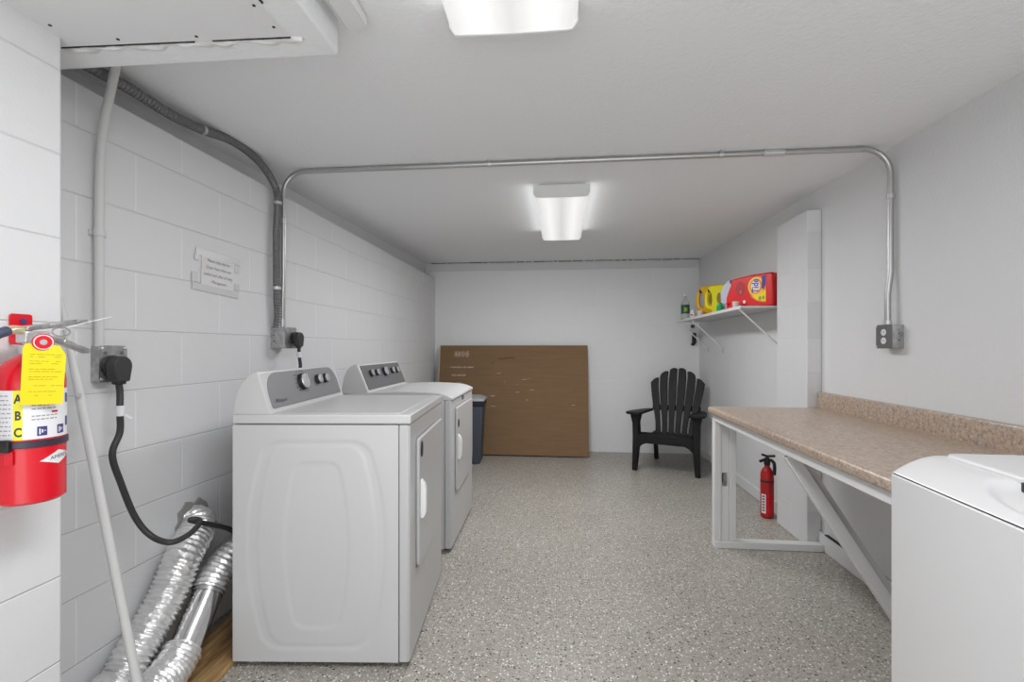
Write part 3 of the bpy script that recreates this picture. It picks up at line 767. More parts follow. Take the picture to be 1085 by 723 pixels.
bn = empty('recycling_bin', (-0.975, 4.86, 0), R(3), 'blue-grey plastic bin with pale lid between the far dryer and the cardboard', 'bin')
M_bin = new_mat('blue_grey_plastic', (0.062, 0.075, 0.098), 0.5); M_binlid = new_mat('pale_grey_plastic', (0.42, 0.43, 0.44), 0.5); M_band = new_mat('dark_navy_plastic', (0.012, 0.014, 0.03), 0.5)
mb = MB(); secs = []
for z, h, dd in ((0.0, 0.155, 0.12), (0.02, 0.16, 0.125), (0.58, 0.188, 0.15)):
    secs.append([(-h, -dd, z), (h, -dd, z), (h, dd, z), (-h, dd, z)])
quadbar(mb, secs); mb.build('body', M_bin, bn, bevel=0.012, seg=3)
MB().box((-0.198, -0.16, 0.58), (0.198, 0.16, 0.632)).build('rim_band', M_band, bn, bevel=0.006)
secs = [[(-0.206, -0.168, 0.632), (0.206, -0.168, 0.632), (0.206, 0.168, 0.632), (-0.206, 0.168, 0.632)], [(-0.20, -0.162, 0.652), (0.20, -0.162, 0.652), (0.20, 0.162, 0.652), (-0.20, 0.162, 0.652)], [(-0.14, -0.11, 0.676), (0.14, -0.11, 0.676), (0.14, 0.11, 0.676), (-0.14, 0.11, 0.676)]]
mb = MB(); quadbar(mb, secs); mb.build('lid', M_binlid, bn, bevel=0.005)

# ------------------------------------------------------------------ conduits, boxes, plugs
# horizontal run: right box -> up -> across the ceiling -> down to left box
YC = 2.337; RC = 0.0125
zc = ceil_z(YC) - 0.015
def arc(c, a0, a1, r, ex, ey, n=10):
    c, ex, ey = Vector(c), Vector(ex), Vector(ey)
    return [c + ex * r * math.cos(R(a0 + (a1 - a0) * k / n)) + ey * r * math.sin(R(a0 + (a1 - a0) * k / n)) for k in range(n + 1)]
RB = 0.115
xr_, xl_ = XR - 0.022, XL + 0.036
cd = empty('steel_conduit', (0, YC, 0), 0, 'galvanised steel conduit crossing the ceiling between the two side walls', 'conduit')
pts = [(xr_ - 0.012, 0, 1.262), (xr_ - 0.012, 0, 1.40), (xr_, 0, 1.50)] + arc((xr_ - RB, 0, zc - RB), 0, 90, RB, (1, 0, 0), (0, 0, 1)) + \
      arc((xl_ + RB, 0, zc - RB), 90, 180, RB, (1, 0, 0), (0, 0, 1)) + [(xl_, 0, 1.50), (xl_ - 0.004, 0, 1.40), (xl_ - 0.006, 0, 1.262)]
pts = [Vector(p) for p in pts]
MB().tube(pts, RC, 16).build('pipe', M_emt, cd)
for a_, b_ in (((0.93, 0, zc), (1.02, 0, zc)), ((xr_, 0, 1.835), (xr_, 0, 1.855)), ((xl_, 0, 1.80), (xl_, 0, 1.825)), ((xl_ - 0.006, 0, 1.27), (xl_ - 0.006, 0, 1.31)), ((xr_ - 0.012, 0, 1.262), (xr_ - 0.012, 0, 1.285))):
    MB().tube([a_, b_], RC + 0.0035, 16).build('coupling', M_silver, cd, bevel=0.001)
for x in (-0.35, 0.74):
    mb = MB(); mb.tube([(x - 0.008, 0, zc), (x + 0.008, 0, zc)], RC + 0.003); mb.box((x - 0.008, -0.03, zc + 0.008), (x + 0.008, 0.03, ceil_z(YC) - 0.001)); mb.build('strap', M_silver, cd)

def handy_box(name, y, X, side, label, cover=None):
    """metal device box on a side wall; side=+1 faces +x"""
    t = empty(name, (X, y, 1.16), 0, label, 'electrical box')
    s = side
    dp = 0.048 if cover == 'outlet' else 0.074
    lo_, hi_ = sorted((0, s * dp))
    MB().box((lo_, -0.052, 0.0), (hi_, 0.052, 0.104)).build('box', M_galv, t, bevel=0.003)
    lo_, hi_ = sorted((s * 0.048, s * 0.051))
    cov = MB()
    Mx = frame((s * dp, 0, 0), (0, s, 0), (0, 0, 1))
    MB().prism(rrect(-0.054, -0.002, 0.054, 0.106, 0.012, 4), 0.003, Mx).build('cover_plate', M_flex if cover == 'outlet' else M_galv, t)
    for zz in (0.006, 0.098):
        for yy in (-0.046,):
            MB().lathe([(0.005, 0), (0.005, 0.003), (0.002, 0.004)], Mx @ Matrix.Translation((yy, zz, 0.003))).build('cover_screw', M_silver, t)
    for zz in (0.035, 0.065):
        MB().lathe([(0.003, 0), (0.003, 0.001)], Matrix.Translation((s * 0.02, -0.0525, zz)) @ Matrix.Rotation(R(90), 4, 'X')).build('knockout', M_dark, t)
    if cover == 'outlet':
        for zz in (0.033, 0.071):
            f = MB().prism(ellipse(0, zz, 0.0165, 0.0145, 18), 0.005, Mx).build('receptacle', M_whplastic, t)
            mb = MB()
            for dy in (-0.006, 0.006): mb.box((dy - 0.001, zz - 0.002, 0.005), (dy + 0.001, zz + 0.006, 0.0056), Mx)
            mb.prism(ellipse(0, zz - 0.007, 0.002, 0.002, 8), 0.0056, Mx, 0.005); mb.build('slots', M_dark, f)
    return t
handy_box('outlet_box', 2.337, XR, -1, 'galvanised duplex outlet box on the right wall below the conduit', 'outlet')
handy_box('junction_box', 2.335, XL, 1, 'galvanised dryer outlet box on the left wall above the nearer dryer')
def range_plug(name, x, y, z, label, sc=1.0):
    t = empty(name, (x, y, z), 0, label, 'power plug')
    Mx = frame((0, 0, 0), (0, 1, 0), (0, 0, 1))
    MB().lathe([(0.030 * sc, 0), (0.032 * sc, 0.004), (0.032 * sc, 0.012), (0.028 * sc, 0.014)], Mx).build('plug_face', M_black, t)
    poly = [(0.030 * sc * math.cos(R(a)), 0.030 * sc * math.sin(R(a))) for a in range(-20, 201, 20)] + [(-0.022 * sc, -0.044 * sc), (0.022 * sc, -0.044 * sc)]
    MB().prism(poly, 0.042 * sc, Mx, 0.012).build('plug_body', M_rubber, t, bevel=0.005, seg=3)
    MB().box((-0.013 * sc, -0.052 * sc, 0.016), (0.013 * sc, -0.02 * sc, 0.038 * sc), Mx).build('cord_clamp', M_black, t, bevel=0.003)
    return t
range_plug('dryer_plug', XL + 0.078, 2.36, 1.212, 'black plug in the galvanised box above the nearer dryer console')
o = MB().tube(catmull([(XL + 0.106, 2.36, 1.172), (XL + 0.107, 2.363, 1.12), (XL + 0.108, 2.372, 1.06), (XL + 0.09, 2.39, 0.98), (XL + 0.09, 2.42, 0.80)]), 0.0085).build('power_cord', M_rubber)
tag(o, 'short black cord dropping behind the nearer dryer console', 'power cord')
o = MB().tube([(XL + 0.106, 2.361, 1.140), (XL + 0.107, 2.364, 1.112)], 0.0115, 10).build('cable_tag', M_label, o); 
# large outlet box at left and its plug
bx = empty('dryer_outlet_box', (XL, 1.400, 1.054), 0, 'galvanised outlet box at the foot of the white painted pipe', 'electrical box')
MB().box((0, -0.047, 0), (0.028, 0.047, 0.112)).build('box', M_galv, bx, bevel=0.003)
Mx = frame((0.028, 0, 0), (0, 1, 0), (0, 0, 1))
MB().prism(rrect(-0.049, -0.002, 0.049, 0.114, 0.010, 4), 0.003, Mx).build('cover_plate', M_galv, bx)
for yy in (-0.040, 0.040):
    for zz in (0.008, 0.104): MB().lathe([(0.005, 0), (0.005, 0.003), (0.002, 0.004)], Mx @ Matrix.Translation((yy, zz, 0.003))).build('cover_screw', M_silver, bx)
for yy, zz in ((-0.028, 0.025), (-0.028, 0.09), (0.03, 0.09)): MB().lathe([(0.006, 0), (0.006, 0.0015)], Mx @ Matrix.Translation((yy, zz, 0.003))).build('knockout', M_flex, bx)
range_plug('dryer_plug', XL + 0.032, 1.390, 1.102, 'black plug in the box below the white painted pipe', 1.1)
cp = [(XL + 0.060, 1.390, 1.050), (XL + 0.062, 1.392, 1.015)]
for px, py, X in ((127, 436, -1.385), (127, 458, -1.385), (119, 482, -1.385), (128, 512, -1.385), (143, 548, -1.375), (160, 568, -1.34), (180, 575, -1.28), (198, 568, -1.265), (210, 557, -1.27), (211, 551, -1.29), (203, 552, -1.315)):
    cp.append(P(px, py, X=X))
cp += [Vector((-1.335, 1.80, 0.44)), Vector((-1.31, 1.84, 0.40)), Vector((-1.28, 1.93, 0.37)), Vector((-1.25, 2.02, 0.37))]
o = MB().tube(catmull(cp), 0.0095, 12).build('power_cord', M_rubber)
tag(o, 'long black dryer cord curling down over the foil duct', 'power cord')
p0, p1 = P(127.3, 430, X=-1.386), P(127, 441, X=-1.386)
mb = MB(); mb.tube([p0, p1], 0.0125, 12); mb.bar(p1 + Vector((0.0, 0.005, 0.01)), p1 + Vector((0.012, 0.03, -0.012)), 0.004, 0.008); mb.build('cable_tag', M_label, o)

# flexible grey conduit: hugs the top of the left wall, then drops
XF = XL + 0.032
fp = [Vector((XF, 1.10, 2.025)), Vector((XF, 1.30, 2.015))]
for px, py in ((125, 87), (150, 102), (180, 121), (213, 137), (245, 149), (270, 167), (286, 187), (294, 208)):
    fp.append(P(px, py, X=XF))
fp += [Vector((XF, 2.285, 1.74)), Vector((XF, 2.285, 1.55)), Vector((XF, 2.288, 1.42)), Vector((XF, 2.295, 1.34)), Vector((XF - 0.004, 2.295, 1.262))]
sm = catmull(fp, 26)
dist = 0; rs = []
for i, p in enumerate(sm):
    if i: dist += (p - sm[i-1]).length
    rs.append(0.0175 + 0.0016 * math.sin(dist * 2 * math.pi / 0.012))
# resample evenly for the corrugation
def resample(pts, step):
    out = [pts[0]]; acc = 0
    for a, b in zip(pts, pts[1:]):
        L = (b - a).length
        while acc + L >= step:
            t = (step - acc) / L; a = a.lerp(b, t); out.append(a.copy()); L = (b - a).length; acc = 0
        acc += L
    return out
sm = resample(sm, 0.0035)
rs = [0.0175 + 0.0013 * math.sin(i * 2 * math.pi / 4) for i in range(len(sm))]
fc = empty('flexible_conduit', sm[-1], 0, 'dark grey corrugated flexible conduit running down the left wall', 'conduit')
o = MB().tube(sm, rs, 12).build('hose', M_flex, fc); o.location = -sm[-1]
for q in ((213, 137), (294, 214)):
    pq = P(*q, X=XF); k = min(range(2, len(sm) - 4), key=lambda i: (sm[i] - pq).length)
    o = MB().tube([sm[k], sm[k + 4]], 0.0205, 12).build('strap', M_silver, fc); o.location = -sm[-1]
o = MB().tube([(XF, 2.286, 1.47), (XF, 2.287, 1.455)], 0.0205, 12).build('strap', M_silver, fc); o.location = -sm[-1]

# white painted pipe
XW = XL + 0.019
wp = [(XW, 1.364, 1.165), (XW, 1.364, 1.30), (XW, 1.364, 1.60), (XW + 0.004, 1.364, 1.75), (XW + 0.020, 1.36, 1.86), (XW + 0.045, 1.355, 1.94), (XW + 0.075, 1.35, 2.045)]
wpe = empty('painted_pipe', (XW, 1.364, 1.165), 0, 'white painted pipe rising from the left outlet box to the soffit', 'pipe')
o = MB().tube(catmull(wp), 0.0125, 18).build('pipe', M_wpipe, wpe); o.location = -Vector((XW, 1.364, 1.165))
mb = MB(); mb.tube([(XW, 1.364, 1.51), (XW, 1.364, 1.53)], 0.0155, 16); mb.box((XL + 0.001, 1.345, 1.512), (XL + 0.008, 1.40, 1.528)); o = mb.build('strap', M_wpipe, wpe); o.location = -Vector((XW, 1.364, 1.165))

# leaning pole
pa, pb = Vector((-1.165, 1.260, 0.012)), Vector((-1.425, 1.235, 1.305))
pe = empty('white_pole', pa, 0, 'slim white pole leaning on the left wall in front of the foil duct', 'pole')
pp = [pa.lerp(pb, k / 20) - pa for k in range(21)]
MB().tube(pp, [0.0118 if k < 15 else 0.0118 - 0.005 * (k - 15) / 5 for k in range(21)], 16).build('shaft', M_wpipe, pe)
MB().lathe([(0.017, -0.012), (0.017, 0.02), (0.012, 0.03)], seg=20).build('end_cap', M_whplastic, pe)
q = pa.lerp(pb, 0.785) - pa
MB().tube([q + Vector((0.008, -0.008, 0)), q + Vector((0.013, -0.013, 0))], 0.007, 10).build('button', M_silver, pe)

# ------------------------------------------------------------------ foil vent duct
def pleated(path, r, pitch, amp, taper=None, seed=1):
    random.seed(seed)
    sm = resample(catmull(path, 24), pitch / 6)
    mb = MB(); mb.tube(sm, r, 40, caps=False)
    ph = random.random()
    seg = 40
    vs = list(mb.bm.verts)
    for i, p in enumerate(sm):
        for k in range(seg):
            v = vs[i * seg + k]; d = (v.co - p)
            f = 1 + amp * math.sin(2 * math.pi * i / 6 + 0.8 * math.sin(3 * 2 * math.pi * k / seg + i * 0.05)) + 0.035 * math.sin(k * 1.7 + i * 0.9) * math.sin(i * 0.37 + k) + random.uniform(-0.02, 0.02)
            v.co = p + d * f
    return mb
du = empty('vent_duct', (-1.37, 1.5, 0), 0, 'silver foil dryer vent duct running from the left wall hole to the nearer dryer', 'vent duct')
off = -Vector((-1.37, 1.5, 0))
path = [Vector((-1.462, 1.775, 0.475)), Vector((-1.41, 1.745, 0.462)), P(194, 590, X=-1.375), P(180, 625, X=-1.38), P(162, 660, X=-1.385), P(144, 690, X=-1.385),
        P(127, 722, X=-1.385), Vector((-1.385, 1.31, 0.092)), Vector((-1.36, 1.245, 0.084)), Vector((-1.31, 1.225, 0.084)), Vector((-1.27, 1.27, 0.084)), Vector((-1.265, 1.36, 0.088)), Vector((-1.272, 1.45, 0.102)), Vector((-1.28, 1.515, 0.135))]
o = pleated(path, 0.060, 0.017, 0.06).build('flexible_hose', M_foil, du, sharp=70); o.location = off
A, B = Vector((-1.28, 1.505, 0.115)), Vector((-1.30, 1.665, 0.27))
o = MB().tube([A, B], 0.051, 40, caps=False).build('rigid_pipe', M_sheet, du); o.location = off
for t_ in (0.04, 0.93):
    c = A.lerp(B, t_); dd = (B - A).normalized() * 0.008
    o = MB().tube([c - dd, c + dd], 0.0535, 40, caps=False).build('hose_clamp', M_galv, du); o.location = off
path = [Vector((-1.298, 1.655, 0.262)), Vector((-1.304, 1.70, 0.30)), Vector((-1.302, 1.76, 0.335)), Vector((-1.300, 1.85, 0.35))]
o = pleated(path, 0.056, 0.018, 0.06, seed=4).build('flexible_elbow', M_foil, du, sharp=70); o.location = off
# rough broken opening plate in the wall
random.seed(5)
mb = MB()
poly = []
for k in range(26):
    a_ = 2 * math.pi * k / 26; rr = 0.092 + random.uniform(-0.012, 0.012); poly.append((rr * math.cos(a_) * 0.95, rr * math.sin(a_) * 1.1))
mb.prism(poly, 0.006, frame((XL, 1.765, 0.455), (0, 1, 0), (0, 0, 1)))
o = mb.build('wall_collar', new_mat('rough_mortar', (0.30, 0.30, 0.29), 0.9), du, sharp=60); o.location = off
# plank
pk = empty('wood_plank', (-1.27, 1.75, 0), R(3), 'stained brown wooden plank on the floor under the vent pipe', 'plank')
MB().box((-0.13, -0.37, 0.0), (0.075, 0.45, 0.02)).build('board', M_wood, pk, bevel=0.004)

# ------------------------------------------------------------------ taped note
nt_ = empty('paper_note', (XL + 0.002, 1.91, 1.48), 0, 'handwritten paper note taped to the left block wall above the machines', 'note')
Mn = frame((0, 0, 0), (0, 1, 0), (0, 0, 1)) @ Matrix.Rotation(R(-1.5), 4, 'Z')
MB().prism([(-0.098, -0.068), (0.098, -0.068), (0.10, 0.066), (-0.096, 0.068)], 0.0012, Mn).build('sheet', M_paper, nt_)
M_tape = new_mat('clear_tape', (0.62, 0.62, 0.62), 0.3)
for q, (u0, v0, u1, v1, sk) in enumerate(((-0.128, 0.054, 0.138, 0.080, 0.002), (-0.145, -0.088, 0.130, -0.060, -0.006), (0.100, 0.020, 0.132, 0.0535, 0.0), (0.1005, -0.0595, 0.135, -0.030, 0.0), (-0.148, -0.0595, -0.118, -0.02, 0.004), (-0.135, 0.030, -0.112, 0.0535, 0.0))):
    MB().prism([(u0, v0), (u1, v0 + sk), (u1, v1 + sk), (u0, v1)], 0.0016 + 0.0002 * q, Mn, 0.0013).build('tape', M_tape, nt_)
mb = MB()
for s_, v_, u_ in (('Please wipe the lint', 0.042, 0), ('Dryer Vent when not', 0.013, 0), ('before and after of using', -0.016, 0), ('- Management', -0.045, 0)):
    mb.text(s_, 0.019, lambda x, y, v_=v_: Mn @ Vector((x * 0.9, v_ + y, 0.0024)), shear=0.3)
mb.build('handwriting', new_mat('pencil_ink', (0.30, 0.30, 0.32), 0.7), nt_)

# ------------------------------------------------------------------ large red extinguisher on the pier
EC = Vector((-1.122, 0.913, 0))
fe = empty('fire_extinguisher', (EC.x, EC.y, 0.838), 0, 'large red fire extinguisher with yellow tag hung on the left wall', 'fire extinguisher')
r_ = 0.056
prof = [(0.030, 0.004), (0.048, 0.0), (r_, 0.006), (r_, 0.250), (0.0545, 0.266), (0.049, 0.281), (0.040, 0.293), (0.026, 0.303), (0.017, 0.308), (0.015, 0.320)]
MB().lathe(prof, seg=64).build('cylinder', M_red, fe)
FA = -39.0
mb = MB(); patch(mb, r_ + 0.0006, -140, -66, 0.135, 0.236); patch(mb, r_ + 0.0006, -51, 70, 0.135, 0.236, n=40); mb.build('label', M_label, fe)
mb = MB(); patch(mb, r_ + 0.0006, -66, -51, 0.135, 0.236); mb.build('label_stripe', M_ylab, fe)
mb = MB()
for c, z in (('A', 0.218), ('B', 0.184), ('C', 0.150)):
    rr = r_ + 0.0010; mb.text(c, 0.025, lambda x, y, z=z: Vector((rr * math.cos(R(-58.5) + x * 0.70 / rr), rr * math.sin(R(-58.5) + x * 0.70 / rr), z + y)), bold=0.0008)
mb.build('label_letters', M_ink, fe)
mb = MB(); random.seed(9)
for k in range(10):
    z = 0.145 + k * 0.0088
    t0 = -132
    while t0 < -72:
        l = random.uniform(3, 9); patch(mb, r_ + 0.001, t0, min(t0 + l, -70), z, z + 0.0022, n=3); t0 += l + 2.5
for z in (0.203, 0.196, 0.181, 0.174):
    t0 = -38
    while t0 < 2:
        l = random.uniform(4, 8); patch(mb, r_ + 0.001, t0, t0 + l, z, z + 0.0025, n=3); t0 += l + 2
mb.build('fine_print', new_mat('label_print_grey', (0.33, 0.33, 0.36), 0.6), fe)
mb = MB()
for t0, t1 in ((-30, -14), (5, 21)):
    patch(mb, r_ + 0.0009, t0, t1, 0.141, 0.160, n=6)
for z in (0.155, 0.205): patch(mb, r_ + 0.0009, 28, 40, z, z + 0.02, n=5)
mb.build('pictograms', M_navy, fe)
mb = MB()
for t0 in (-30, 5):
    for q in range(3): patch(mb, r_ + 0.0013, t0 + 3 + q * 4, t0 + 5.5 + q * 4, 0.144 + q * 0.003, 0.156 - q * 0.002, n=2)
mb.build('pictogram_figures', M_label, fe)
mb = MB(); patch(mb, r_ + 0.001, -6, 6, 0.187, 0.191, n=4); mb.build('red_mark', M_red, fe)
# diamond emblem
rr = r_ + 0.0008
mb = MB()
for sgn in (-1, 1):
    mb.grid(16, 8, lambda i, j, sgn=sgn: Vector((rr * math.cos(R(8 + 34 * sgn * i)), rr * math.sin(R(8 + 34 * sgn * i)), 0.092 + (2*j - 1) * 0.0145 * (1 - i) + 0.004 * sgn * i)))
mb.build('emblem', M_label, fe)
mb = MB(); rr2 = rr + 0.0005; mb.text('AMEREX', 0.011, lambda x, y: Vector((rr2 * math.cos(R(12) + x / rr2), rr2 * math.sin(R(12) + x / rr2), 0.093 + y + x * 0.10))); mb.build('emblem_lettering', M_ink, fe)
# strap band and buckle
M_strap = new_mat('dark_strap', (0.035, 0.03, 0.05), 0.35)
MB().lathe([(r_ + 0.002, 0.118), (r_ + 0.0032, 0.119), (r_ + 0.0032, 0.131), (r_ + 0.002, 0.132)], seg=64).build('strap', M_strap, fe)
mb = MB(); Mq = Matrix.Rotation(R(-78), 4, 'Z'); mb.box((r_ + 0.002, -0.012, 0.112), (r_ + 0.011, 0.012, 0.137), Mq); mb.build('buckle', M_black, fe, bevel=0.002)
mb = MB(); mb.box((r_ + 0.002, -0.008, 0.086), (r_ + 0.005, 0.006, 0.113), Matrix.Rotation(R(-70), 4, 'Z')); mb.build('strap_tail', M_red, fe)
# valve, gauge, levers, hose
MB().lathe([(0.017, 0.308), (0.019, 0.312), (0.019, 0.328), (0.014, 0.330), (0.014, 0.356)], seg=24).build('valve', M_silver, fe)
MB().box((-0.013, -0.02, 0.332), (0.013, 0.03, 0.358)).build('valve_block', M_silver, fe, bevel=0.003)
mb = MB()
for pts_, wd in (([(0, -0.015, 0.363), (0, 0.03, 0.370), (0, 0.09, 0.382), (0.0, 0.115, 0.385)], 0.022),):
    for a_, b_ in zip(pts_, pts_[1:]): mb.bar(a_, b_, wd, 0.010)
mb.build('squeeze_lever', M_galv, fe, bevel=0.002)
mb = MB()
for a_, b_ in (((0, 0.02, 0.346), (0, 0.06, 0.338)), ((0, 0.06, 0.338), (0, 0.120, 0.314))): mb.bar(a_, b_, 0.022, 0.011)
mb.build('carry_handle', M_galv, fe, bevel=0.002)
gd = Vector((math.cos(R(FA + 8)), math.sin(R(FA + 8)), 0))
gp = gd * 0.074 + Vector((-0.006, 0.014, 0.334)); Mg = frame(gp, Vector((-gd.y, gd.x, 0)), (0, 0, 1))
MB().tube([gp, gp - gd * 0.056], 0.007, 12).build('gauge_stem', M_silver, fe)
g = MB().lathe([(0.010, -0.012), (0.017, -0.004), (0.0175, 0.004), (0.0165, 0.006)], Mg).build('pressure_gauge', M_red, fe)
MB().lathe([(0.0155, 0.006), (0.0150, 0.0068)], Mg).build('gauge_ring', M_label, g)
MB().lathe([(0.0135, 0.0068), (0.0130, 0.0074)], Mg).build('gauge_face', M_red, g)
MB().lathe([(0.006, 0.0075), (0.005, 0.0085)], Mg).build('gauge_centre', M_silver, g)
MB().tube([Vector((0.012, 0.052, 0.358)) + Vector((0.3, 1, 0)).normalized() * 0.016 * math.cos(a_) + Vector((0, 0, 1)) * 0.010 * math.sin(a_) for a_ in [2 * math.pi * k / 20 for k in range(21)]], 0.0016, 8).build('pin_ring', M_galv, fe)
MB().tube([(0.012, 0.045, 0.36), (0.018, 0.09, 0.378), (0.024, 0.16, 0.398)], 0.0011, 6).build('pull_tie', M_label, fe)
MB().tube(catmull([(-0.006, -0.005, 0.358), (0.004, -0.035, 0.360), (0.008, -0.05, 0.357)]), 0.009, 12).build('hose_fitting', new_mat('brass', (0.75, 0.66, 0.42), 0.3, 0.6), fe)
MB().tube(catmull([(0.008, -0.05, 0.357), (0.010, -0.075, 0.345), (0.006, -0.10, 0.31), (0.0, -0.105, 0.24), (0.0, -0.10, 0.12)]), 0.010, 14).build('hose', new_mat('hose_blue_black', (0.06, 0.07, 0.12), 0.4), fe)
# yellow inspection tag
td = Vector((math.cos(R(FA)), math.sin(R(FA)), 0)); tr = Vector((-td.y, td.x, 0))
Mt = frame(td * (r_ + 0.008) + tr * 0.019 + Vector((0, 0, 0.274)), tr, (0, 0, 1)) @ Matrix.Rotation(R(-2.5), 4, 'Z')
tp = [(-0.032, -0.068), (0.031, -0.068), (0.032, 0.034), (0.022, 0.053), (-0.006, 0.058), (-0.030, 0.056), (-0.033, 0.045)]
tg = MB().prism(tp, 0.0006, Mt).build('inspection_tag', M_yellow, fe)
mb = MB(); random.seed(11)
for v_ in (0.034, 0.029, 0.020, 0.015, 0.004, -0.001, -0.012, -0.017, -0.030, -0.042, -0.050):
    u = -0.022
    while u < 0.020:
        l = random.uniform(0.004, 0.012)
        if random.random() < 0.8: mb.box((u, v_, 0.0007), (u + l, v_ + 0.0014, 0.0009), Mt)
        u += l + 0.0015
mb.build('tag_print', new_mat('tag_print', (0.42, 0.36, 0.02), 0.6), tg)
# wall hook
hk = empty('extinguisher_bracket', (-1.199, 0.955, 1.18), 0, 'red metal wall bracket above the large extinguisher', 'bracket')
Mx = frame((0, 0, 0), (0, 1, 0), (0, 0, 1))
MB().prism(rrect(-0.024, -0.01, 0.022, 0.056, 0.006), 0.003, Mx, 0.0005).build('plate', M_red, hk, bevel=0.001)
MB().lathe([(0.006, 0.003), (0.006, 0.0055), (0.002, 0.006)], Mx @ Matrix.Translation((0.002, 0.040, 0))).build('bolt', M_navy, hk)
MB().box((0.003, -0.024, -0.012), (0.030, -0.018, 0.004)).build('hook', M_red, hk)

# ------------------------------------------------------------------ shelf
SZ = 1.445
sh = empty('wall_shelf', (1.36, 4.28, SZ), 0, 'white wall shelf on diagonal wire brackets in the far right corner', 'shelf')
off = -Vector((1.36, 4.28, SZ))
M_shelf = new_mat('white_shelf_coating', (0.60, 0.60, 0.60), 0.5)
o = MB().box((1.205, 3.39, SZ - 0.014), (1.499, 5.20, SZ)).build('board', M_shelf, sh, bevel=0.002); o.location = off
o = MB().box((1.198, 3.385, SZ - 0.020), (1.205, 5.20, SZ + 0.002)).build('front_lip', M_trim, sh, bevel=0.002); o.location = off
for y in (3.44, 4.66, 5.12):
    o = MB().tube([(1.208, y, SZ - 0.016), (1.492, y, 1.155)], 0.0055, 8).build('bracket', M_trim, sh); o.location = off
    o = MB().box((1.488, y - 0.008, 1.115), (1.4995, y + 0.008, 1.165)).build('bracket_foot', M_silver, sh); o.location = off
# dark hanging clip on the back wall under the shelf
hg = empty('black_hook', (1.44, 5.43, 1.19), 0, 'small black hook hanging on the back wall beneath the shelf end', 'hook')
MB().box((-0.022, -0.022, 0.02), (0.018, 0.015, 0.135)).build('body', M_black, hg, bevel=0.008)
MB().tube(catmull([(0.0, 0, 0.035), (-0.004, -0.008, 0.016), (-0.02, -0.010, 0.010), (-0.032, -0.010, 0.016)]), 0.014, 10).build('curl', M_black, hg)
MB().box((-0.035, -0.02, 0.19), (0.0, 0.012, 0.225)).build('bracket', M_rubber, hg, bevel=0.006)

# ------------------------------------------------------------------ things on the shelf
EJ = Vector((0.61, -0.79, 0)).normalized()
def jug(name, start, col, label, outline, L, thick=0.088, holes=(), cat='detergent jug', cap=None, rough=0.3):
    """flat-sided jug lying on its back; outline in (along, up)"""
    t = empty(name, (*start, SZ + 0.001), math.atan2(EJ.y, EJ.x), label, cat)
    m = new_mat(name + '_plastic', col, rough)
    Mj = frame((0, 0, 0), (1, 0, 0), (0, 0, 1))      # +z of frame looks to local -y = towards the room
    b = MB().prism(outline, 0.0, Mj, -thick).build('bottle', m, t, bevel=0.014, seg=4, sharp=50)
    return t, Mj, m, b
OUT = [(0.0, 0.0), (0.0, 0.085), (0.015, 0.125), (0.034, 0.165), (0.040, 0.215), (0.10, 0.222), (0.20, 0.232), (0.345, 0.234), (0.352, 0.22), (0.352, 0.008), (0.345, 0.0)]
def orient(t): return t
t, Mj, mr, b = jug('laundry_detergent_jug', (1.208, 3.70), (0.72, 0.01, 0.012), 'big red detergent jug with an orange and yellow round logo, nearest on the shelf', OUT, 0.35)
MB().lathe([(0.014, 0), (0.014, 0.022)], Matrix.Translation((0.042, 0.030, 0.203)) @ Matrix.Rotation(R(-90), 4, 'Y')).build('vent_cap', M_navy, t)
def dec(name, poly, h, mat): return MB().prism(poly, h, Mj, h - 0.0008).build(name, mat, t)
M_org = new_mat('label_orange', (0.85, 0.22, 0.01), 0.35); M_ylw = new_mat('label_yellow', (0.95, 0.70, 0.02), 0.35)
M_dred = new_mat('recess_shade_red', (0.42, 0.006, 0.01), 0.4)
MB().prism(ellipse(0.115, 0.140, 0.034, 0.052), 0.0012, Mj, 0).build('grip_shade_oval', M_dred, t)  # flat dark oval, paints the shade inside the grip hollow
sw = [(0.19, 0.10), (0.20, 0.075), (0.235, 0.045), (0.285, 0.032), (0.338, 0.034), (0.338, 0.205), (0.26, 0.214), (0.21, 0.19), (0.19, 0.15)]
dec('label_panel', [(0.185, 0.10), (0.20, 0.07), (0.235, 0.044), (0.285, 0.030), (0.305, 0.030), (0.305, 0.205), (0.245, 0.212), (0.205, 0.19), (0.185, 0.15)], 0.0010, M_org)
dec('label_swoosh', [(0.20, 0.085), (0.235, 0.052), (0.285, 0.038), (0.302, 0.038), (0.302, 0.12), (0.26, 0.088), (0.22, 0.082)], 0.0016, M_ylw)
dec('logo_disc', ellipse(0.232, 0.146, 0.057, 0.064), 0.0020, M_ylw)
dec('logo_ring', ellipse(0.232, 0.146, 0.047, 0.053), 0.0026, M_org)
dec('logo_core', ellipse(0.230, 0.146, 0.034, 0.043), 0.0031, new_mat('logo_white', (0.85, 0.75, 0.6), 0.4))
mb = MB(); mb.text('Tide', 0.058, lambda x, y: Mj @ Vector((0.231 - y * 1.15, 0.146 + x * 0.95, 0.0037)), shear=0.1, bold=0.0012); mb.build('logo_lettering', new_mat('logo_blue', (0.02, 0.03, 0.38), 0.4), t)
dec('label_band', [(0.283, 0.120), (0.302, 0.150), (0.302, 0.214), (0.276, 0.214), (0.276, 0.125)], 0.0034, new_mat('label_purple', (0.035, 0.01, 0.30), 0.4))
M_grn = new_mat('label_green', (0.18, 0.38, 0.03), 0.5)
dec('label_spot', ellipse(0.262, 0.060, 0.010, 0.013), 0.0022, M_grn); dec('label_spot', ellipse(0.286, 0.062, 0.008, 0.013), 0.0022, M_grn)
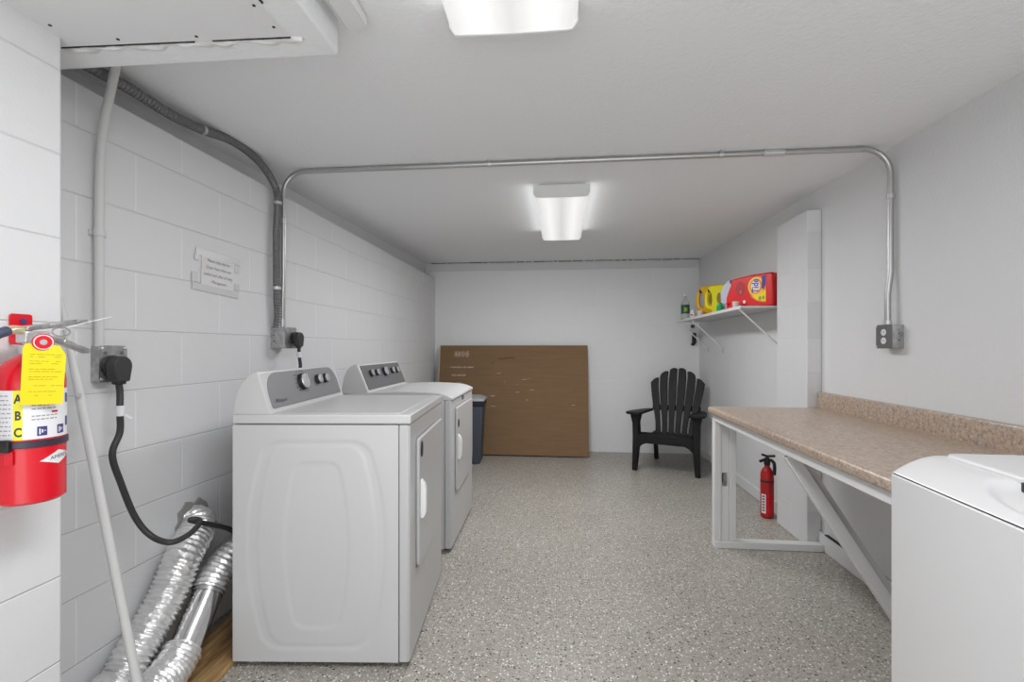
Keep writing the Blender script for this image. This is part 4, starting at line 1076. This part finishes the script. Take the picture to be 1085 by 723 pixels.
mb = MB(); mb.text('64', 0.024, lambda x, y: Mj @ Vector((0.118 - y, 0.115 + x, 0.0020))); mb.build('recess_lettering', new_mat('pale_red', (0.8, 0.25, 0.25), 0.5), t)
dec('label_sticker', ellipse(0.145, 0.044, 0.010, 0.012), 0.0012, M_label)
MB().lathe([(0.010, 0), (0.012, 0.01), (0.006, 0.016)], Mj @ Matrix.Translation((0.018, 0.04, 0))).build('tap', mr, t)
# clear dosing cup in front of it
tc_ = tag(MB().lathe([(0.020, 0), (0.024, 0.045), (0.023, 0.045), (0.019, 0.003)], Matrix.Translation((1.233, 3.57, SZ + 0.001)), seg=20).build('dosing_cup', new_mat('milky_plastic', (0.70, 0.58, 0.56), 0.3)), 'pale plastic dosing cup in front of the red jug', 'cup')

YOUT = [(0.0, 0.06), (0.0, 0.15), (0.015, 0.185), (0.06, 0.215), (0.10, 0.222), (0.31, 0.222), (0.318, 0.21), (0.318, 0.008), (0.31, 0.0), (0.085, 0.0), (0.07, 0.02), (0.03, 0.03)]
def handle_jug(start, col, label, z_handle=True, L=0.31):
    t = empty('laundry_detergent_jug', (*start, SZ + 0.001), math.atan2(EJ.y, EJ.x), label, 'detergent jug')
    m = new_mat('yellow_jug_plastic', col, 0.32)
    Mj = frame((0, 0, 0), (1, 0, 0), (0, 0, 1))
    body = [(0.085, 0.0), (0.078, 0.05), (0.085, 0.11), (0.080, 0.16), (0.05, 0.20), (0.06, 0.222), (L - 0.008, 0.222), (L, 0.212), (L, 0.008), (L - 0.008, 0.0)]
    MB().prism(body, 0.0, Mj, -0.085).build('bottle', m, t, bevel=0.013, seg=4, sharp=50)
    hp = catmull([(0.095, 0.040, 0.045), (0.045, 0.040, 0.055), (0.018, 0.040, 0.075), (0.010, 0.040, 0.12), (0.016, 0.040, 0.165), (0.040, 0.040, 0.195), (0.075, 0.040, 0.20)], 6)
    MB().tube(hp, 0.015, 14).build('handle', m, t)
    MB().lathe([(0.014, 0), (0.014, 0.018)], Matrix.Translation((0.052, 0.035, 0.190)) @ Matrix.Rotation(R(-90), 4, 'Y')).build('vent_cap', M_black, t)
    MB().prism(ellipse(0.155, 0.12, 0.022, 0.042), 0.0012, Mj, 0).build('grip_shade_oval', new_mat('ochre_shade', (0.30, 0.22, 0.01), 0.5), t)  # no hole is cut; the darker oval is its shade put in colour
    return t
handle_jug((1.212, 4.58), (0.84, 0.47, 0.01), 'amber yellow detergent jug with open handle, farther of the two yellow jugs', L=0.255).scale = (1.2, 1.1, 1.24)
handle_jug((1.209, 4.30), (0.86, 0.78, 0.01), 'bright yellow detergent jug with black cap, nearer of the two yellow jugs', L=0.28).scale = (1.05, 1.0, 1.09)
# white bottle with green cap
t = empty('fabric_softener_bottle', (1.212, 3.92, SZ + 0.001), math.atan2(EJ.y, EJ.x), 'pale white bottle with green cap between yellow and red jugs', 'bottle')
t.scale = (1.0, 1.0, 1.08)
m = new_mat('pale_lilac_plastic', (0.60, 0.62, 0.72), 0.3)
Mj = frame((0, 0, 0), (1, 0, 0), (0, 0, 1))
MB().prism([(0.055, 0.0), (0.03, 0.06), (0.025, 0.13), (0.05, 0.185), (0.09, 0.217), (0.14, 0.222), (0.28, 0.215), (0.29, 0.20), (0.29, 0.01), (0.28, 0.0)], 0.0, Mj, -0.085).build('bottle', m, t, bevel=0.014, seg=4, sharp=50)
MB().prism(ellipse(0.13, 0.12, 0.03, 0.055), 0.001, Mj, 0).build('label', new_mat('blue_label', (0.35, 0.45, 0.70), 0.4), t)
MB().lathe([(0.020, 0.0), (0.024, 0.006), (0.024, 0.035), (0.017, 0.044), (0.016, 0.058), (0.013, 0.060)], Matrix.Translation((0.045, -0.028, 0))).build('cap', new_mat('green_cap', (0.02, 0.38, 0.12), 0.3), t)
# slender spray bottle with green label at the far end
M_clear = bpy.data.materials.new('clear_plastic'); M_clear.use_nodes = True
b_ = bsdf(M_clear); b_.inputs['Base Color'].default_value = (0.80, 0.86, 0.80, 1); b_.inputs['Roughness'].default_value = 0.15; b_.inputs['Transmission Weight'].default_value = 0.6; b_.inputs['IOR'].default_value = 1.2
t = empty('cleaner_bottle', (1.26, 5.08, SZ + 0.001), 0, 'slender clear bottle with dark green label at the far shelf end', 'bottle')
MB().lathe([(0.030, 0), (0.042, 0.006), (0.042, 0.15), (0.038, 0.18), (0.020, 0.215), (0.015, 0.225), (0.015, 0.245)], seg=28).build('bottle', M_clear, t)
MB().lathe([(0.017, 0.246), (0.017, 0.268), (0.014, 0.27)]).build('cap', M_label, t)
mb = MB(); patch(mb, 0.0428, -200, 20, 0.065, 0.155); mb.build('label', new_mat('dark_green', (0.01, 0.10, 0.05), 0.4), t)
mb = MB(); patch(mb, 0.0434, -120, -75, 0.085, 0.125, n=8); mb.build('label_mark', new_mat('lime_mark', (0.35, 0.50, 0.05), 0.4), t)
# small white tub and clear cup
t = empty('small_tub', (1.235, 4.70, SZ + 0.001), 0, 'small white tub with red mark in front of the yellow jugs', 'tub')
MB().lathe([(0.024, 0), (0.028, 0.004), (0.028, 0.045), (0.020, 0.060), (0.018, 0.075)]).build('pot', M_label, t)
mb = MB(); patch(mb, 0.0285, -150, -110, 0.02, 0.034, n=6); mb.build('mark', M_red, t)
tag(MB().lathe([(0.026, 0), (0.031, 0.05), (0.030, 0.05), (0.025, 0.003)], Matrix.Translation((1.238, 4.46, SZ + 0.001)), seg=22).build('measuring_cup', new_mat('cloudy_cup', (0.75, 0.62, 0.42), 0.3)), 'cloudy measuring cup standing in front of the nearer yellow jug', 'cup')
